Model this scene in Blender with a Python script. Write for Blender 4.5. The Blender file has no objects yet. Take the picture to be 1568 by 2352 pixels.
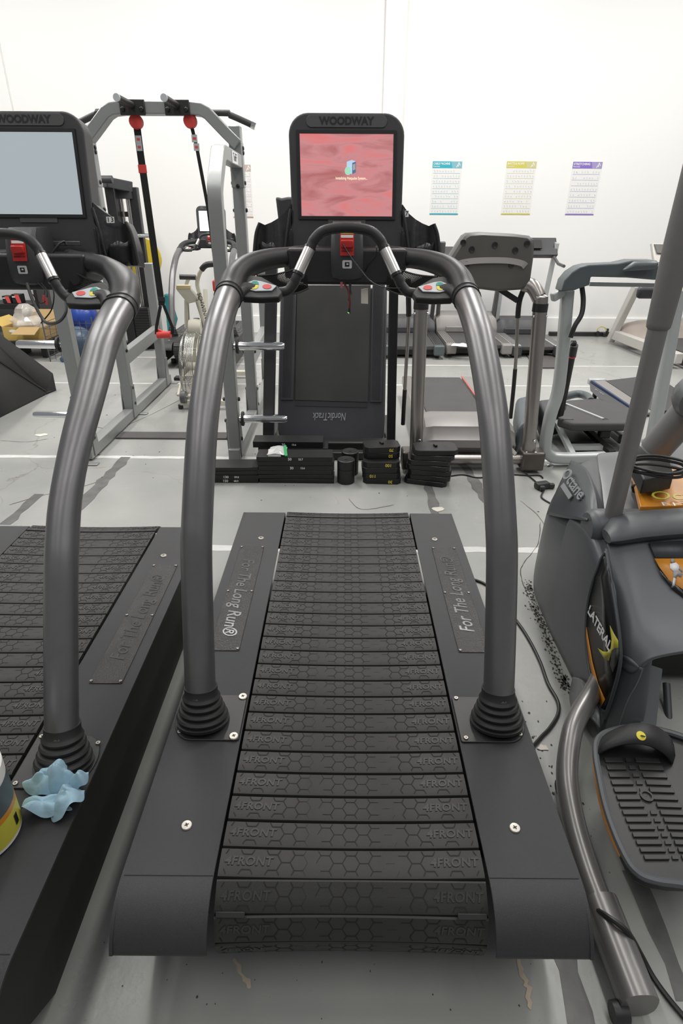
import bpy, bmesh, math, random
from mathutils import Vector, Matrix, Quaternion
random.seed(7)
SC = bpy.context.scene
COL = SC.collection
V = Vector
PI = math.pi

# ------------------------------------------------------------------ camera
FPX, CX, CY, HC = 1354.0, 784.0, 1176.0, 1.446
TILT = math.atan2(688.0, FPX); ROLL = math.radians(-0.36); YAW = math.radians(0.10)
_F = V((0, math.cos(TILT), -math.sin(TILT))); _R = V((1, 0, 0)); _U = _R.cross(_F)
_Rr = _R * math.cos(ROLL) - _U * math.sin(ROLL)
_Ur = _U * math.cos(ROLL) + _R * math.sin(ROLL)
_Z = Matrix.Rotation(YAW, 3, 'Z')
CF, CR, CU = _Z @ _F, _Z @ _Rr, _Z @ _Ur
CPOS = V((0, 0, HC))
cam_d = bpy.data.cameras.new('camera'); cam = bpy.data.objects.new('camera', cam_d)
COL.objects.link(cam); SC.camera = cam
cam_d.sensor_fit = 'VERTICAL'; cam_d.sensor_height = 36.0; cam_d.sensor_width = 24.0
cam_d.lens = 36.0 * FPX / 2352.0; cam_d.clip_start = 0.05; cam_d.clip_end = 60
M = Matrix((CR, CU, -CF)).transposed().to_4x4(); M.translation = CPOS
cam.matrix_world = M

# ------------------------------------------------------------------ world and lamps
W = bpy.data.worlds.new('world'); SC.world = W; W.use_nodes = True
bg = W.node_tree.nodes['Background']; bg.inputs[0].default_value = (0.93, 0.96, 1.0, 1); bg.inputs[1].default_value = 0.13
def ceiling_lamp(x, y, z, sx, sy, power, col=(1.0, 0.975, 0.94)):
    l = bpy.data.lights.new('ceiling_lamp', 'AREA'); l.shape = 'RECTANGLE'; l.size = sx; l.size_y = sy
    l.energy = power; l.color = col
    o = bpy.data.objects.new('ceiling_lamp', l); o.location = (x, y, z); COL.objects.link(o); return o
for _x in (-4.2, -1.4, 1.4, 4.2):
    ceiling_lamp(_x, 5.4, 4.6, 0.35, 2.4, 72)
    ceiling_lamp(_x, 2.4, 4.6, 0.35, 2.4, 20)
    ceiling_lamp(_x, -0.7, 4.6, 0.35, 2.4, 17)
SC.view_settings.view_transform = 'Standard'; SC.view_settings.look = 'None'
SC.view_settings.gamma = 1.0; SC.view_settings.use_curve_mapping = False
SC.view_settings.exposure = 0.8

# ------------------------------------------------------------------ pixel -> point on a plane (photo frame 1568 x 2352)
def ray(x, y): return CF + CR * ((x - CX) / FPX) - CU * ((y - CY) / FPX)
def pz(x, y, z=0.0):
    d = ray(x, y); return CPOS + d * ((z - HC) / d.z)
def py(x, y, Y):
    d = ray(x, y); return CPOS + d * (Y / d.y)
def px(x, y, X):
    d = ray(x, y); return CPOS + d * (X / d.x)
def pp(x, y, p0, n):
    d = ray(x, y); return CPOS + d * ((V(p0) - CPOS).dot(V(n)) / d.dot(V(n)))

# ------------------------------------------------------------------ materials
MATS = {}
def mat(name, col, rough=0.5, metal=0.0, var=0.0, vscale=8.0, bump=0.0, bscale=200.0, spec=0.5, speck=0.0, coat=0.0, emit=0.0, alpha=1.0, trans=0.0, rvar=0.0):
    if name in MATS: return MATS[name]
    m = bpy.data.materials.new(name); m.use_nodes = True; MATS[name] = m
    nt = m.node_tree; b = nt.nodes['Principled BSDF']; N = nt.nodes.new; L = nt.links.new
    c = (*col, 1)
    b.inputs['Base Color'].default_value = c; b.inputs['Roughness'].default_value = rough
    b.inputs['Metallic'].default_value = metal; b.inputs['Specular IOR Level'].default_value = spec
    b.inputs['Coat Weight'].default_value = coat; b.inputs['Coat Roughness'].default_value = 0.15
    b.inputs['Alpha'].default_value = alpha; b.inputs['Transmission Weight'].default_value = trans
    if emit: b.inputs['Emission Color'].default_value = c; b.inputs['Emission Strength'].default_value = emit
    tc = N('ShaderNodeTexCoord')
    no = N('ShaderNodeTexNoise'); no.inputs['Scale'].default_value = vscale; no.inputs['Detail'].default_value = 4
    L(tc.outputs['Object'], no.inputs['Vector'])
    if var:
        mx = N('ShaderNodeMix'); mx.data_type = 'RGBA'
        mx.inputs[6].default_value = tuple(max(0, x * (1 - var)) for x in col) + (1,)
        mx.inputs[7].default_value = tuple(min(1, x * (1 + var)) for x in col) + (1,)
        L(no.outputs['Fac'], mx.inputs[0]); out = mx.outputs[2]
        if speck:
            n2 = N('ShaderNodeTexNoise'); n2.inputs['Scale'].default_value = 900; L(tc.outputs['Object'], n2.inputs['Vector'])
            rp = N('ShaderNodeMapRange'); rp.inputs[1].default_value = 0.62; rp.inputs[2].default_value = 0.74
            L(n2.outputs['Fac'], rp.inputs[0])
            m2 = N('ShaderNodeMix'); m2.data_type = 'RGBA'; m2.inputs[7].default_value = tuple(min(1, x + speck) for x in col) + (1,)
            L(rp.outputs[0], m2.inputs[0]); L(out, m2.inputs[6]); out = m2.outputs[2]
        L(out, b.inputs['Base Color'])
    if rvar:
        mr = N('ShaderNodeMapRange'); mr.inputs[3].default_value = rough - rvar; mr.inputs[4].default_value = rough + rvar
        L(no.outputs['Fac'], mr.inputs[0]); L(mr.outputs[0], b.inputs['Roughness'])
    if bump:
        nb = N('ShaderNodeTexNoise'); nb.inputs['Scale'].default_value = bscale; nb.inputs['Detail'].default_value = 3
        L(tc.outputs['Object'], nb.inputs['Vector'])
        bp = N('ShaderNodeBump'); bp.inputs['Strength'].default_value = bump; bp.inputs['Distance'].default_value = 0.002
        L(nb.outputs['Fac'], bp.inputs['Height']); L(bp.outputs[0], b.inputs['Normal'])
    return m
COVER = mat('black_powder_coat', (0.028, 0.028, 0.031), 0.42, 0, 0.25, 5, 0.5, 1300, 0.5, 0.05, rvar=0.08)
PANEL = mat('black_side_panel', (0.012, 0.012, 0.011), 0.5, 0, 0.3, 4)
RUBBER = mat('black_tread_rubber', (0.028, 0.0275, 0.0265), 0.55, 0, 0.3, 9, 0.15, 400, 0.4)
GROOVE_GAP = mat('dark_groove_and_gap_shade', (0.009, 0.009, 0.009), 0.8, 0, 0.1, 9)
EMBOSS = mat('embossed_rubber', (0.030, 0.0295, 0.029), 0.5, 0, 0.2, 9)
TUBEM = mat('charcoal_metallic_paint', (0.195, 0.192, 0.195), 0.36, 0.7, 0.1, 20, 0.1, 900, 0.5)
BLKPL = mat('black_plastic', (0.022, 0.022, 0.023), 0.45, 0, 0.2, 12, 0.2, 500)
BLKSM = mat('satin_black_vinyl', (0.020, 0.020, 0.022), 0.30, 0, 0.25, 14, 0.25, 60)
NOSEM = mat('charcoal_nose_plastic', (0.060, 0.060, 0.063), 0.45, 0, 0.12, 12, 0.3, 700)
CONS = mat('charcoal_console_plastic', (0.043, 0.043, 0.046), 0.5, 0, 0.15, 12, 0.3, 900)
BOOTM = mat('black_rubber_boot', (0.018, 0.018, 0.018), 0.5, 0, 0.2, 15)
CHROME = mat('chrome', (0.82, 0.82, 0.83), 0.12, 1.0, 0.06, 30)
BRUSH = mat('brushed_steel', (0.80, 0.77, 0.74), 0.28, 1.0, 0.05, 60)
STEEL = mat('zinc_screw', (0.34, 0.32, 0.29), 0.4, 1.0, 0.2, 200)
PLATEM = mat('hammered_black_plate', (0.020, 0.019, 0.018), 0.28, 0.2, 0.3, 20, 1.0, 260)
PLATEL = mat('raised_plate_lettering', (0.10, 0.10, 0.10), 0.25, 0.7, 0.2, 40)
STRIP = mat('dark_grey_logo_strip', (0.10, 0.103, 0.10), 0.35, 0.2, 0.1, 30)
STRIPL = mat('logo_strip_lettering', (0.018, 0.018, 0.018), 0.4, 0, 0.1, 30)
WHITE = mat('white_print', (0.80, 0.80, 0.79), 0.5, 0, 0.03, 40)
BLACK = mat('black_print', (0.012, 0.012, 0.012), 0.5, 0, 0.1, 40)
RED = mat('red_plastic', (0.62, 0.035, 0.030), 0.35, 0, 0.15, 30, spec=0.5)
YELLOW = mat('yellow_print', (0.75, 0.62, 0.06), 0.5, 0, 0.08, 40)
GREEN = mat('teal_green_print', (0.02, 0.30, 0.22), 0.5, 0, 0.08, 40)
REDP = mat('red_print', (0.70, 0.09, 0.08), 0.5, 0, 0.08, 40)
KEYP = mat('silver_grey_membrane', (0.52, 0.54, 0.56), 0.4, 0.1, 0.05, 60)
CABLE = mat('black_cable', (0.014, 0.014, 0.014), 0.45, 0, 0.2, 30)
GCABLE = mat('grey_cable', (0.09, 0.09, 0.09), 0.4, 0, 0.1, 30)

# ------------------------------------------------------------------ mesh helpers
def crv(pts, k=6, closed=False):
    P = [V(p) for p in pts]; n = len(P); out = []
    rng = range(n if closed else n - 1)
    for i in rng:
        if closed: a, b, c, d = P[i - 1], P[i], P[(i + 1) % n], P[(i + 2) % n]
        else: a, b, c, d = P[max(i - 1, 0)], P[i], P[i + 1], P[min(i + 2, n - 1)]
        for j in range(k):
            t = j / k
            out.append(0.5 * ((2 * b) + (c - a) * t + (2 * a - 5 * b + 4 * c - d) * t * t + (3 * b - a - 3 * c + d) * t ** 3))
    if not closed: out.append(P[-1])
    return out
def lerp(a, b, t): return a + (b - a) * t
class MB:
    def __init__(s): s.v = []; s.f = []; s.m = []; s.sm = []
    def add(s, vs, fs, mi=0, sm=False):
        o = len(s.v); s.v += [tuple(p) for p in vs]
        for f in fs: s.f.append([o + i for i in f]); s.m.append(mi); s.sm.append(sm)
        return s
    def box(s, c, d, R=None, mi=0):
        c = V(c); hx, hy, hz = d[0] / 2, d[1] / 2, d[2] / 2
        vs = [V((x, y, z)) for z in (-hz, hz) for y in (-hy, hy) for x in (-hx, hx)]
        if R is not None: vs = [R @ p for p in vs]
        return s.add([c + p for p in vs], [(0, 2, 3, 1), (4, 5, 7, 6), (0, 1, 5, 4), (2, 6, 7, 3), (0, 4, 6, 2), (1, 3, 7, 5)], mi)
    def bar(s, a, b, w, h, up=(0, 0, 1), mi=0):
        return s.sweep([a, b], [(-w / 2, -h / 2), (w / 2, -h / 2), (w / 2, h / 2), (-w / 2, h / 2)], up, mi)
    def sweep(s, pts, sec, up=(0, 0, 1), mi=0, sm=False, caps=True, scale=None):
        P = [V(p) for p in pts]; n = len(P); k = len(sec); up = V(up); vs = []
        for i, p in enumerate(P):
            t = (P[min(i + 1, n - 1)] - P[max(i - 1, 0)]).normalized()
            if 0 < i < n - 1:
                t1 = (P[i] - P[i - 1]).normalized(); t2 = (P[i + 1] - P[i]).normalized(); t = (t1 + t2).normalized()
                st = 1 / max(0.5, math.sqrt(max(0.0, (1 + t1.dot(t2)) / 2)))
            else: st = 1
            x = t.cross(up)
            if x.length < 1e-5: x = t.cross(V((0, 1, 0.01)))
            x.normalize(); y = x.cross(t)
            q = scale[i] if scale else 1
            vs += [p + x * (a * q) + y * (b * q * (st if len(P) < 8 else 1)) for a, b in sec]
        fs = [(i * k + j, i * k + (j + 1) % k, (i + 1) * k + (j + 1) % k, (i + 1) * k + j) for i in range(n - 1) for j in range(k)]
        s.add(vs, fs, mi, sm)
        if caps:
            o = len(s.v) - len(vs)
            s.f.append([o + j for j in reversed(range(k))]); s.m.append(mi); s.sm.append(False)
            s.f.append([o + (n - 1) * k + j for j in range(k)]); s.m.append(mi); s.sm.append(False)
        return s
    def tube(s, pts, r, n=12, mi=0, caps=True, closed=False):
        P = [V(p) for p in pts]; N = len(P); R = r if isinstance(r, (list, tuple)) else [r] * N
        t = (P[1] - P[0]).normalized(); a = V((0, 0, 1)) if abs(t.z) < 0.9 else V((1, 0, 0))
        x = t.cross(a).normalized(); vs = []
        for i, p in enumerate(P):
            if closed: t = (P[(i + 1) % N] - P[i - 1]).normalized()
            else: t = (P[min(i + 1, N - 1)] - P[max(i - 1, 0)]).normalized()
            x = (x - t * x.dot(t)).normalized(); y = t.cross(x)
            vs += [p + (x * math.cos(2 * PI * j / n) + y * math.sin(2 * PI * j / n)) * R[i] for j in range(n)]
        m = N if closed else N - 1
        fs = [(i * n + j, i * n + (j + 1) % n, ((i + 1) % N) * n + (j + 1) % n, ((i + 1) % N) * n + j) for i in range(m) for j in range(n)]
        s.add(vs, fs, mi, True)
        if caps and not closed:
            o = len(s.v) - len(vs)
            s.f.append([o + j for j in reversed(range(n))]); s.m.append(mi); s.sm.append(False)
            s.f.append([o + (N - 1) * n + j for j in range(n)]); s.m.append(mi); s.sm.append(False)
        return s
    def cyl(s, a, b, r, n=16, mi=0): return s.tube([a, b], r, n, mi)
    def lathe(s, prof, c=(0, 0, 0), axis=(0, 0, 1), n=24, mi=0, sm=True, a0=0.0, a1=2 * PI):
        c = V(c); ax = V(axis).normalized(); t = V((1, 0, 0)) if abs(ax.x) < 0.9 else V((0, 1, 0))
        x = (t - ax * t.dot(ax)).normalized(); y = ax.cross(x)
        full = abs(a1 - a0 - 2 * PI) < 1e-6; k = n if full else n + 1
        vs = [c + ax * z + (x * math.cos(a0 + (a1 - a0) * j / n) + y * math.sin(a0 + (a1 - a0) * j / n)) * r for r, z in prof for j in range(k)]
        fs = [(i * k + j, i * k + (j + 1) % k, (i + 1) * k + (j + 1) % k, (i + 1) * k + j) for i in range(len(prof) - 1) for j in range(n)]
        return s.add(vs, fs, mi, sm)
    def prism(s, poly, d, mi=0):
        d = V(d); P = [V(p) for p in poly]; n = len(P)
        return s.add(P + [p + d for p in P], [tuple(reversed(range(n))), tuple(range(n, 2 * n))] + [(i, (i + 1) % n, n + (i + 1) % n, n + i) for i in range(n)], mi)
    def loft(s, rings, mi=0, sm=True, caps=True, closed=True):
        k = len(rings[0]); n = len(rings); vs = [p for r in rings for p in r]
        m = k if closed else k - 1
        s.add(vs, [(i * k + j, i * k + (j + 1) % k, (i + 1) * k + (j + 1) % k, (i + 1) * k + j) for i in range(n - 1) for j in range(m)], mi, sm)
        if caps and closed:
            o = len(s.v) - len(vs)
            s.f.append([o + j for j in reversed(range(k))]); s.m.append(mi); s.sm.append(sm)
            s.f.append([o + (n - 1) * k + j for j in range(k)]); s.m.append(mi); s.sm.append(sm)
        return s
    def mesh(s, me, T, mi=0, sm=False):
        vs = [T @ v.co for v in me.vertices]; return s.add(vs, [tuple(p.vertices) for p in me.polygons], mi, sm)
    def data(s, name, mats, fix=True, auto=True):
        me = bpy.data.meshes.new(name); me.from_pydata([tuple(p) for p in s.v], [], s.f)
        for m in (mats if isinstance(mats, (list, tuple)) else [mats]): me.materials.append(m)
        me.polygons.foreach_set('material_index', s.m); me.polygons.foreach_set('use_smooth', s.sm)
        if fix:
            bm = bmesh.new(); bm.from_mesh(me); bmesh.ops.recalc_face_normals(bm, faces=bm.faces); bm.to_mesh(me); bm.free()
        if auto:
            me.polygons.foreach_set('use_smooth', [True] * len(me.polygons)); me.set_sharp_from_angle(angle=math.radians(36))
        me.update(); return me
    def build(s, name, mats, parent=None, bevel=0.0, seg=2, sub=0, solid=0.0, fix=True):
        return mobj(name, s.data(name, mats, fix), parent, bevel, seg, sub, solid)
def mobj(name, me, parent=None, bevel=0.0, seg=2, sub=0, solid=0.0):
    o = bpy.data.objects.new(name, me); COL.objects.link(o)
    if parent: o.parent = parent
    if solid: q = o.modifiers.new('solid', 'SOLIDIFY'); q.thickness = solid; q.offset = 0
    if sub: q = o.modifiers.new('sub', 'SUBSURF'); q.levels = sub; q.render_levels = sub
    if bevel:
        q = o.modifiers.new('bevel', 'BEVEL'); q.width = bevel; q.segments = seg; q.limit_method = 'ANGLE'; q.angle_limit = math.radians(40)
    return o
def tag(o, label=None, cat=None, group=None, kind=None):
    if label: o['label'] = label
    if cat: o['category'] = cat
    if group: o['group'] = group
    if kind: o['kind'] = kind
    return o
def thing(name, label, cat, loc=(0, 0, 0), rz=0.0, group=None):
    o = bpy.data.objects.new(name, None); COL.objects.link(o); o.empty_display_size = 0.1
    o.location = loc; o.rotation_euler = (0, 0, rz); return tag(o, label, cat, group)
def copy_tree(o, parent=None):
    c = o.copy(); COL.objects.link(c); c.parent = parent
    for ch in o.children: copy_tree(ch, c)
    return c
_TXT = {}
def text_mesh(s, size=1.0, ext=0.0, shear=0.0, bold=0.0, space=1.0, res=3):
    key = (s, size, ext, shear, bold, space)
    if key in _TXT: return _TXT[key]
    cu = bpy.data.curves.new('txt', 'FONT'); cu.body = s; cu.size = size; cu.extrude = ext; cu.shear = shear; cu.offset = bold
    cu.space_character = space; cu.align_x = 'CENTER'; cu.align_y = 'CENTER'; cu.resolution_u = res
    o = bpy.data.objects.new('txt', cu); COL.objects.link(o)
    dg = bpy.context.evaluated_depsgraph_get(); dg.update()
    me = bpy.data.meshes.new_from_object(o.evaluated_get(dg)); bpy.data.objects.remove(o); bpy.data.curves.remove(cu)
    _TXT[key] = me; return me
def frame(o, x, up):
    x = V(x).normalized(); up = V(up); n = x.cross(up).normalized(); y = n.cross(x)
    m = Matrix((x, y, n)).transposed().to_4x4(); m.translation = V(o); return m
def lettering(s, o, x, up, size, m, parent, ext=0.0004, shear=0.0, bold=0.0, space=1.0, name='lettering', width=None):
    me = text_mesh(s, size, ext, shear, bold, space); T = frame(o, x, up)
    if width:
        w = max(v.co.x for v in me.vertices) - min(v.co.x for v in me.vertices); T = T @ Matrix.Diagonal((width / w, 1, 1, 1))
    return MB().mesh(me, T).build(name, m, parent, fix=False)
def rrect(w, h, r, n=5):
    out = []
    for cx, cy, a in ((w / 2 - r, h / 2 - r, 0), (-w / 2 + r, h / 2 - r, 1), (-w / 2 + r, -h / 2 + r, 2), (w / 2 - r, -h / 2 + r, 3)):
        for i in range(n + 1):
            t = (a + i / n) * PI / 2; out.append((cx + r * math.cos(t), cy + r * math.sin(t)))
    return out
def circ(r, n=16): return [(r * math.cos(2 * PI * i / n), r * math.sin(2 * PI * i / n)) for i in range(n)]
def slab(mb, T, w, h, t, r, mi=0):
    p = [T @ V((a, b, 0)) for a, b in rrect(w, h, r)]; return mb.prism(p, (T.to_3x3() @ V((0, 0, t))), mi)
# ================================================================== room shell
WY = 8.15
def floor_mat():
    m = bpy.data.materials.new('painted_concrete'); m.use_nodes = True; nt = m.node_tree; N = nt.nodes.new; L = nt.links.new
    b = nt.nodes['Principled BSDF']; tc = N('ShaderNodeTexCoord')
    def noise(sc, det=6, rough=0.6, dist=0.0):
        n = N('ShaderNodeTexNoise'); n.inputs['Scale'].default_value = sc; n.inputs['Detail'].default_value = det
        n.inputs['Roughness'].default_value = rough; n.inputs['Distortion'].default_value = dist
        L(tc.outputs['Object'], n.inputs['Vector']); return n.outputs['Fac']
    def rng(s, a, b_, c=0.0, d=1.0):
        r = N('ShaderNodeMapRange'); r.inputs[1].default_value = a; r.inputs[2].default_value = b_; r.inputs[3].default_value = c; r.inputs[4].default_value = d
        L(s, r.inputs[0]); return r.outputs[0]
    def mix(f, a, c):
        x = N('ShaderNodeMix'); x.data_type = 'RGBA'; L(f, x.inputs[0])
        if isinstance(a, tuple): x.inputs[6].default_value = (*a, 1)
        else: L(a, x.inputs[6])
        x.inputs[7].default_value = (*c, 1); return x.outputs[2]
    c = mix(rng(noise(1.3, 8), 0.3, 0.72), (0.30, 0.306, 0.293), (0.375, 0.378, 0.358))
    c = mix(rng(noise(0.55, 6, 0.65, 0.6), 0.60, 0.78, 0, 0.5), c, (0.30, 0.28, 0.24))
    c = mix(rng(noise(7, 8, 0.7), 0.62, 0.80, 0, 0.55), c, (0.24, 0.235, 0.215))
    c = mix(rng(noise(38, 3), 0.70, 0.78, 0, 0.6), c, (0.17, 0.16, 0.14))
    vo = N('ShaderNodeTexVoronoi'); vo.feature = 'DISTANCE_TO_EDGE'; vo.inputs['Scale'].default_value = 0.75
    wn = N('ShaderNodeTexNoise'); wn.inputs['Scale'].default_value = 3.0; wn.inputs['Detail'].default_value = 8
    ad = N('ShaderNodeMixRGB'); ad.blend_type = 'LINEAR_LIGHT'; ad.inputs[0].default_value = 0.16
    L(tc.outputs['Object'], wn.inputs['Vector']); L(tc.outputs['Object'], ad.inputs[1]); L(wn.outputs['Color'], ad.inputs[2]); L(ad.outputs[0], vo.inputs['Vector'])
    ck = rng(vo.outputs['Distance'], 0.0, 0.0045, 0.75, 0.0)
    mm = N('ShaderNodeMath'); mm.operation = 'MULTIPLY'; L(ck, mm.inputs[0]); L(rng(noise(0.8, 2), 0.50, 0.58), mm.inputs[1])
    c = mix(mm.outputs[0], c, (0.20, 0.175, 0.15))
    L(c, b.inputs['Base Color'])
    L(rng(noise(2.2, 6), 0.3, 0.7, 0.24, 0.42), b.inputs['Roughness'])
    bp = N('ShaderNodeBump'); bp.inputs['Strength'].default_value = 0.12; bp.inputs['Distance'].default_value = 0.01
    L(noise(14, 6), bp.inputs['Height']); L(bp.outputs[0], b.inputs['Normal'])
    return m
FLOORM = floor_mat()
WALLM = mat('white_wall_paint', (0.86, 0.855, 0.835), 0.6, 0, 0.015, 1.2, 0.08, 60)
LINEM = mat('worn_white_line_paint', (0.62, 0.62, 0.60), 0.5, 0, 0.18, 14)
TARM = mat('dark_patch_strip', (0.13, 0.13, 0.125), 0.7, 0, 0.5, 16)
fl = MB().box((0, 2.5, -0.05), (14, 15.5, 0.1)).build('floor', FLOORM); tag(fl, kind='structure')
w = MB().box((0, WY + 0.1, 2.4), (14, 0.2, 4.8)).build('wall_back', WALLM); tag(w, kind='structure')
# pilaster on the back wall and a joint line
a, b = py(885, 60, WY), py(932, 60, WY)
t = MB().box(((a.x + b.x) / 2, WY - 0.02, 2.4), (b.x - a.x, 0.04, 4.8)).build('trim_1', WALLM); tag(t, kind='structure')
SEAM = mat('wall_joint_line', (0.70, 0.70, 0.66), 0.8, 0, 0.2, 5)  # slightly darker strip along the wall joint
a = py(16, 180, WY)
t = MB().box((a.x, WY - 0.001, 2.4), (0.012, 0.004, 4.8)).build('trim_2', SEAM); tag(t, kind='structure')
t = MB().box((a.x - 2.0, WY - 0.004, 2.4), (3.98, 0.008, 4.8)).build('wall_back_panel', WALLM); tag(t, kind='structure')
t = MB().box((2.6, WY - 0.012, 0.11), (8.6, 0.024, 0.22)).build('baseboard_back', WALLM, bevel=0.004); tag(t, kind='structure')
# painted lines on the floor: children of the floor
def strip(name, a, b, w, m, h=0.0008, jag=0.0):
    a, b = V(a), V(b); d = (b - a).normalized(); nrm = V((-d.y, d.x, 0)); k = max(2, int((b - a).length / 0.06)); mb = MB(); vs = []
    rnd = random.Random(hash((round(a.x, 2), round(a.y, 2))) & 255)
    for i in range(k + 1):
        p = a + (b - a) * (i / k)
        for sgn in (-1, 1): vs.append(p + nrm * sgn * (w / 2 + rnd.uniform(-jag, jag)) + V((0, 0, h)))
    mb.add(vs, [(2 * i, 2 * i + 1, 2 * i + 3, 2 * i + 2) for i in range(k)])
    return mb.build(name, m, fl, fix=False)
def yl(y): return pz(784, y, 0).y
for y, x0, x1, lw in ((1054, -4.2, 4.2, 0.045), (884, -4.2, 4.2, 0.028), (838, -1.2, 4.5, 0.03), (1262, -3.0, 3.0, 0.05), (824, -4, -0.6, 0.03)):
    Y = yl(y); strip('painted_line', (x0, Y, 0), (x1, Y + 0.01, 0), lw, LINEM, jag=0.005)
for (x0, y0), (x1, y1), wd in (((290, 1050), (165, 1180), 0.07), ((90, 1135), (10, 1205), 0.06), ((978, 1085), (1000, 1190), 0.055), ((1062, 1065), (1135, 1180), 0.06), ((1285, 2150), (1345, 2420), 0.055), ((1450, 2000), (1580, 2300), 0.045)):
    strip('dark_floor_strip', pz(x0, y0), pz(x1, y1), wd, TARM, 0.0012, 0.011)
TAN = mat('peeled_tan_patch', (0.50, 0.42, 0.32), 0.8, 0, 0.3, 30)
def crackline(name, pts, w, m):
    P = [pz(*p) for p in pts]; P = crv(P, 5); mb = MB(); vs = []
    rnd = random.Random(len(pts) * 7 + int(pts[0][0]))
    for i, p in enumerate(P):
        d = (P[min(i + 1, len(P) - 1)] - P[max(i - 1, 0)]).normalized(); nn = V((-d.y, d.x, 0)); ww = w * rnd.uniform(0.4, 1.1) * (0.35 if i in (0, len(P) - 1) else 1)
        p = p + nn * rnd.uniform(-w, w) * 0.5
        vs += [p - nn * ww / 2 + V((0, 0, 0.0014)), p + nn * ww / 2 + V((0, 0, 0.0014))]
    mb.add(vs, [(2 * i, 2 * i + 1, 2 * i + 3, 2 * i + 2) for i in range(len(P) - 1)])
    return mb.build(name, m, fl, fix=False)
crackline('peeled_paint', [(1186, 2195), (1196, 2235), (1212, 2270), (1222, 2320)], 0.012, TAN)
crackline('peeled_paint', [(540, 2200), (552, 2235), (575, 2270)], 0.010, TAN)
DIRT = mat('black_floor_grime', (0.055, 0.052, 0.045), 0.85, 0, 0.4, 40)
CRK = mat('brown_floor_crack', (0.17, 0.15, 0.125), 0.85, 0, 0.3, 40)
def flecks(name, pts, spread, n, size, seed):
    P = crv([pz(*p) for p in pts], 8); rnd = random.Random(seed); mb = MB()
    for _ in range(n):
        p = rnd.choice(P) + V((rnd.gauss(0, spread), rnd.gauss(0, spread * 1.6), 0.0012)); r = size * rnd.uniform(0.3, 1.2); k = rnd.randint(4, 6); a0 = rnd.random() * 6
        mb.add([p + V((r * rnd.uniform(0.5, 1.2) * math.cos(a0 + 2 * PI * i / k), r * 1.5 * rnd.uniform(0.5, 1.2) * math.sin(a0 + 2 * PI * i / k), 0)) for i in range(k)], [tuple(range(k))])
    return tag(mb.build(name, DIRT, fl, fix=False), kind='stuff')
for pts in ([(20, 1160), (90, 1140), (180, 1120), (230, 1105)], [(440, 1180), (480, 1150), (470, 1120)], [(200, 975), (260, 985), (330, 960), (430, 910)], [(0, 1012), (60, 1015), (110, 1008)], [(1255, 1008), (1320, 1012), (1420, 1020)], [(800, 1145), (830, 1170), (905, 1160)], [(1195, 1150), (1240, 1190), (1262, 1235)]):
    crackline('floor_crack', pts, 0.006, CRK)
flecks('floor_grime', [(1212, 1340), (1225, 1390), (1243, 1430), (1262, 1480), (1285, 1545), (1300, 1580)], 0.010, 420, 0.0045, 4)
flecks('floor_grime', [(1205, 1640), (1230, 1700), (1275, 1760), (1330, 1850)], 0.05, 60, 0.004, 6)
flecks('floor_specks', [(300, 2230), (560, 2280), (900, 2300), (1180, 2260)], 0.12, 60, 0.0018, 9)
flecks('floor_specks', [(150, 950), (500, 1100), (1150, 1120), (1300, 860)], 0.35, 90, 0.006, 12)
crackline('floor_crack', [(1240, 1200), (1235, 1250), (1205, 1290), (1195, 1320), (1215, 1375)], 0.004, DIRT)
CHIPM = mat('pale_paint_flake', (0.66, 0.62, 0.55), 0.8, 0, 0.15, 60)
def chip(x, y, r, label, seed):
    c = pz(x, y); rnd = random.Random(seed); n = 9; mb = MB()
    top = [c + V((math.cos(2 * PI * i / n) * r * rnd.uniform(0.5, 1.2), math.sin(2 * PI * i / n) * r * rnd.uniform(0.4, 0.9), 0.003)) for i in range(n)]
    mb.prism([p - V((0, 0, 0.002)) for p in top], (0, 0, 0.002)); o = mb.build('paint_flake', CHIPM)
    return tag(o, label, 'paint flake', 'paint flakes lying on the floor')
chip(1247, 1718, 0.018, 'pale torn paint flake on the floor right of the central treadmill upright', 3)
chip(95, 1000, 0.045, 'small pale flake on the floor left of the leftmost metal upright', 5)
chip(1008, 1170, 0.045, 'pale flake on the dark floor strip behind the central treadmill', 8)
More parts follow.
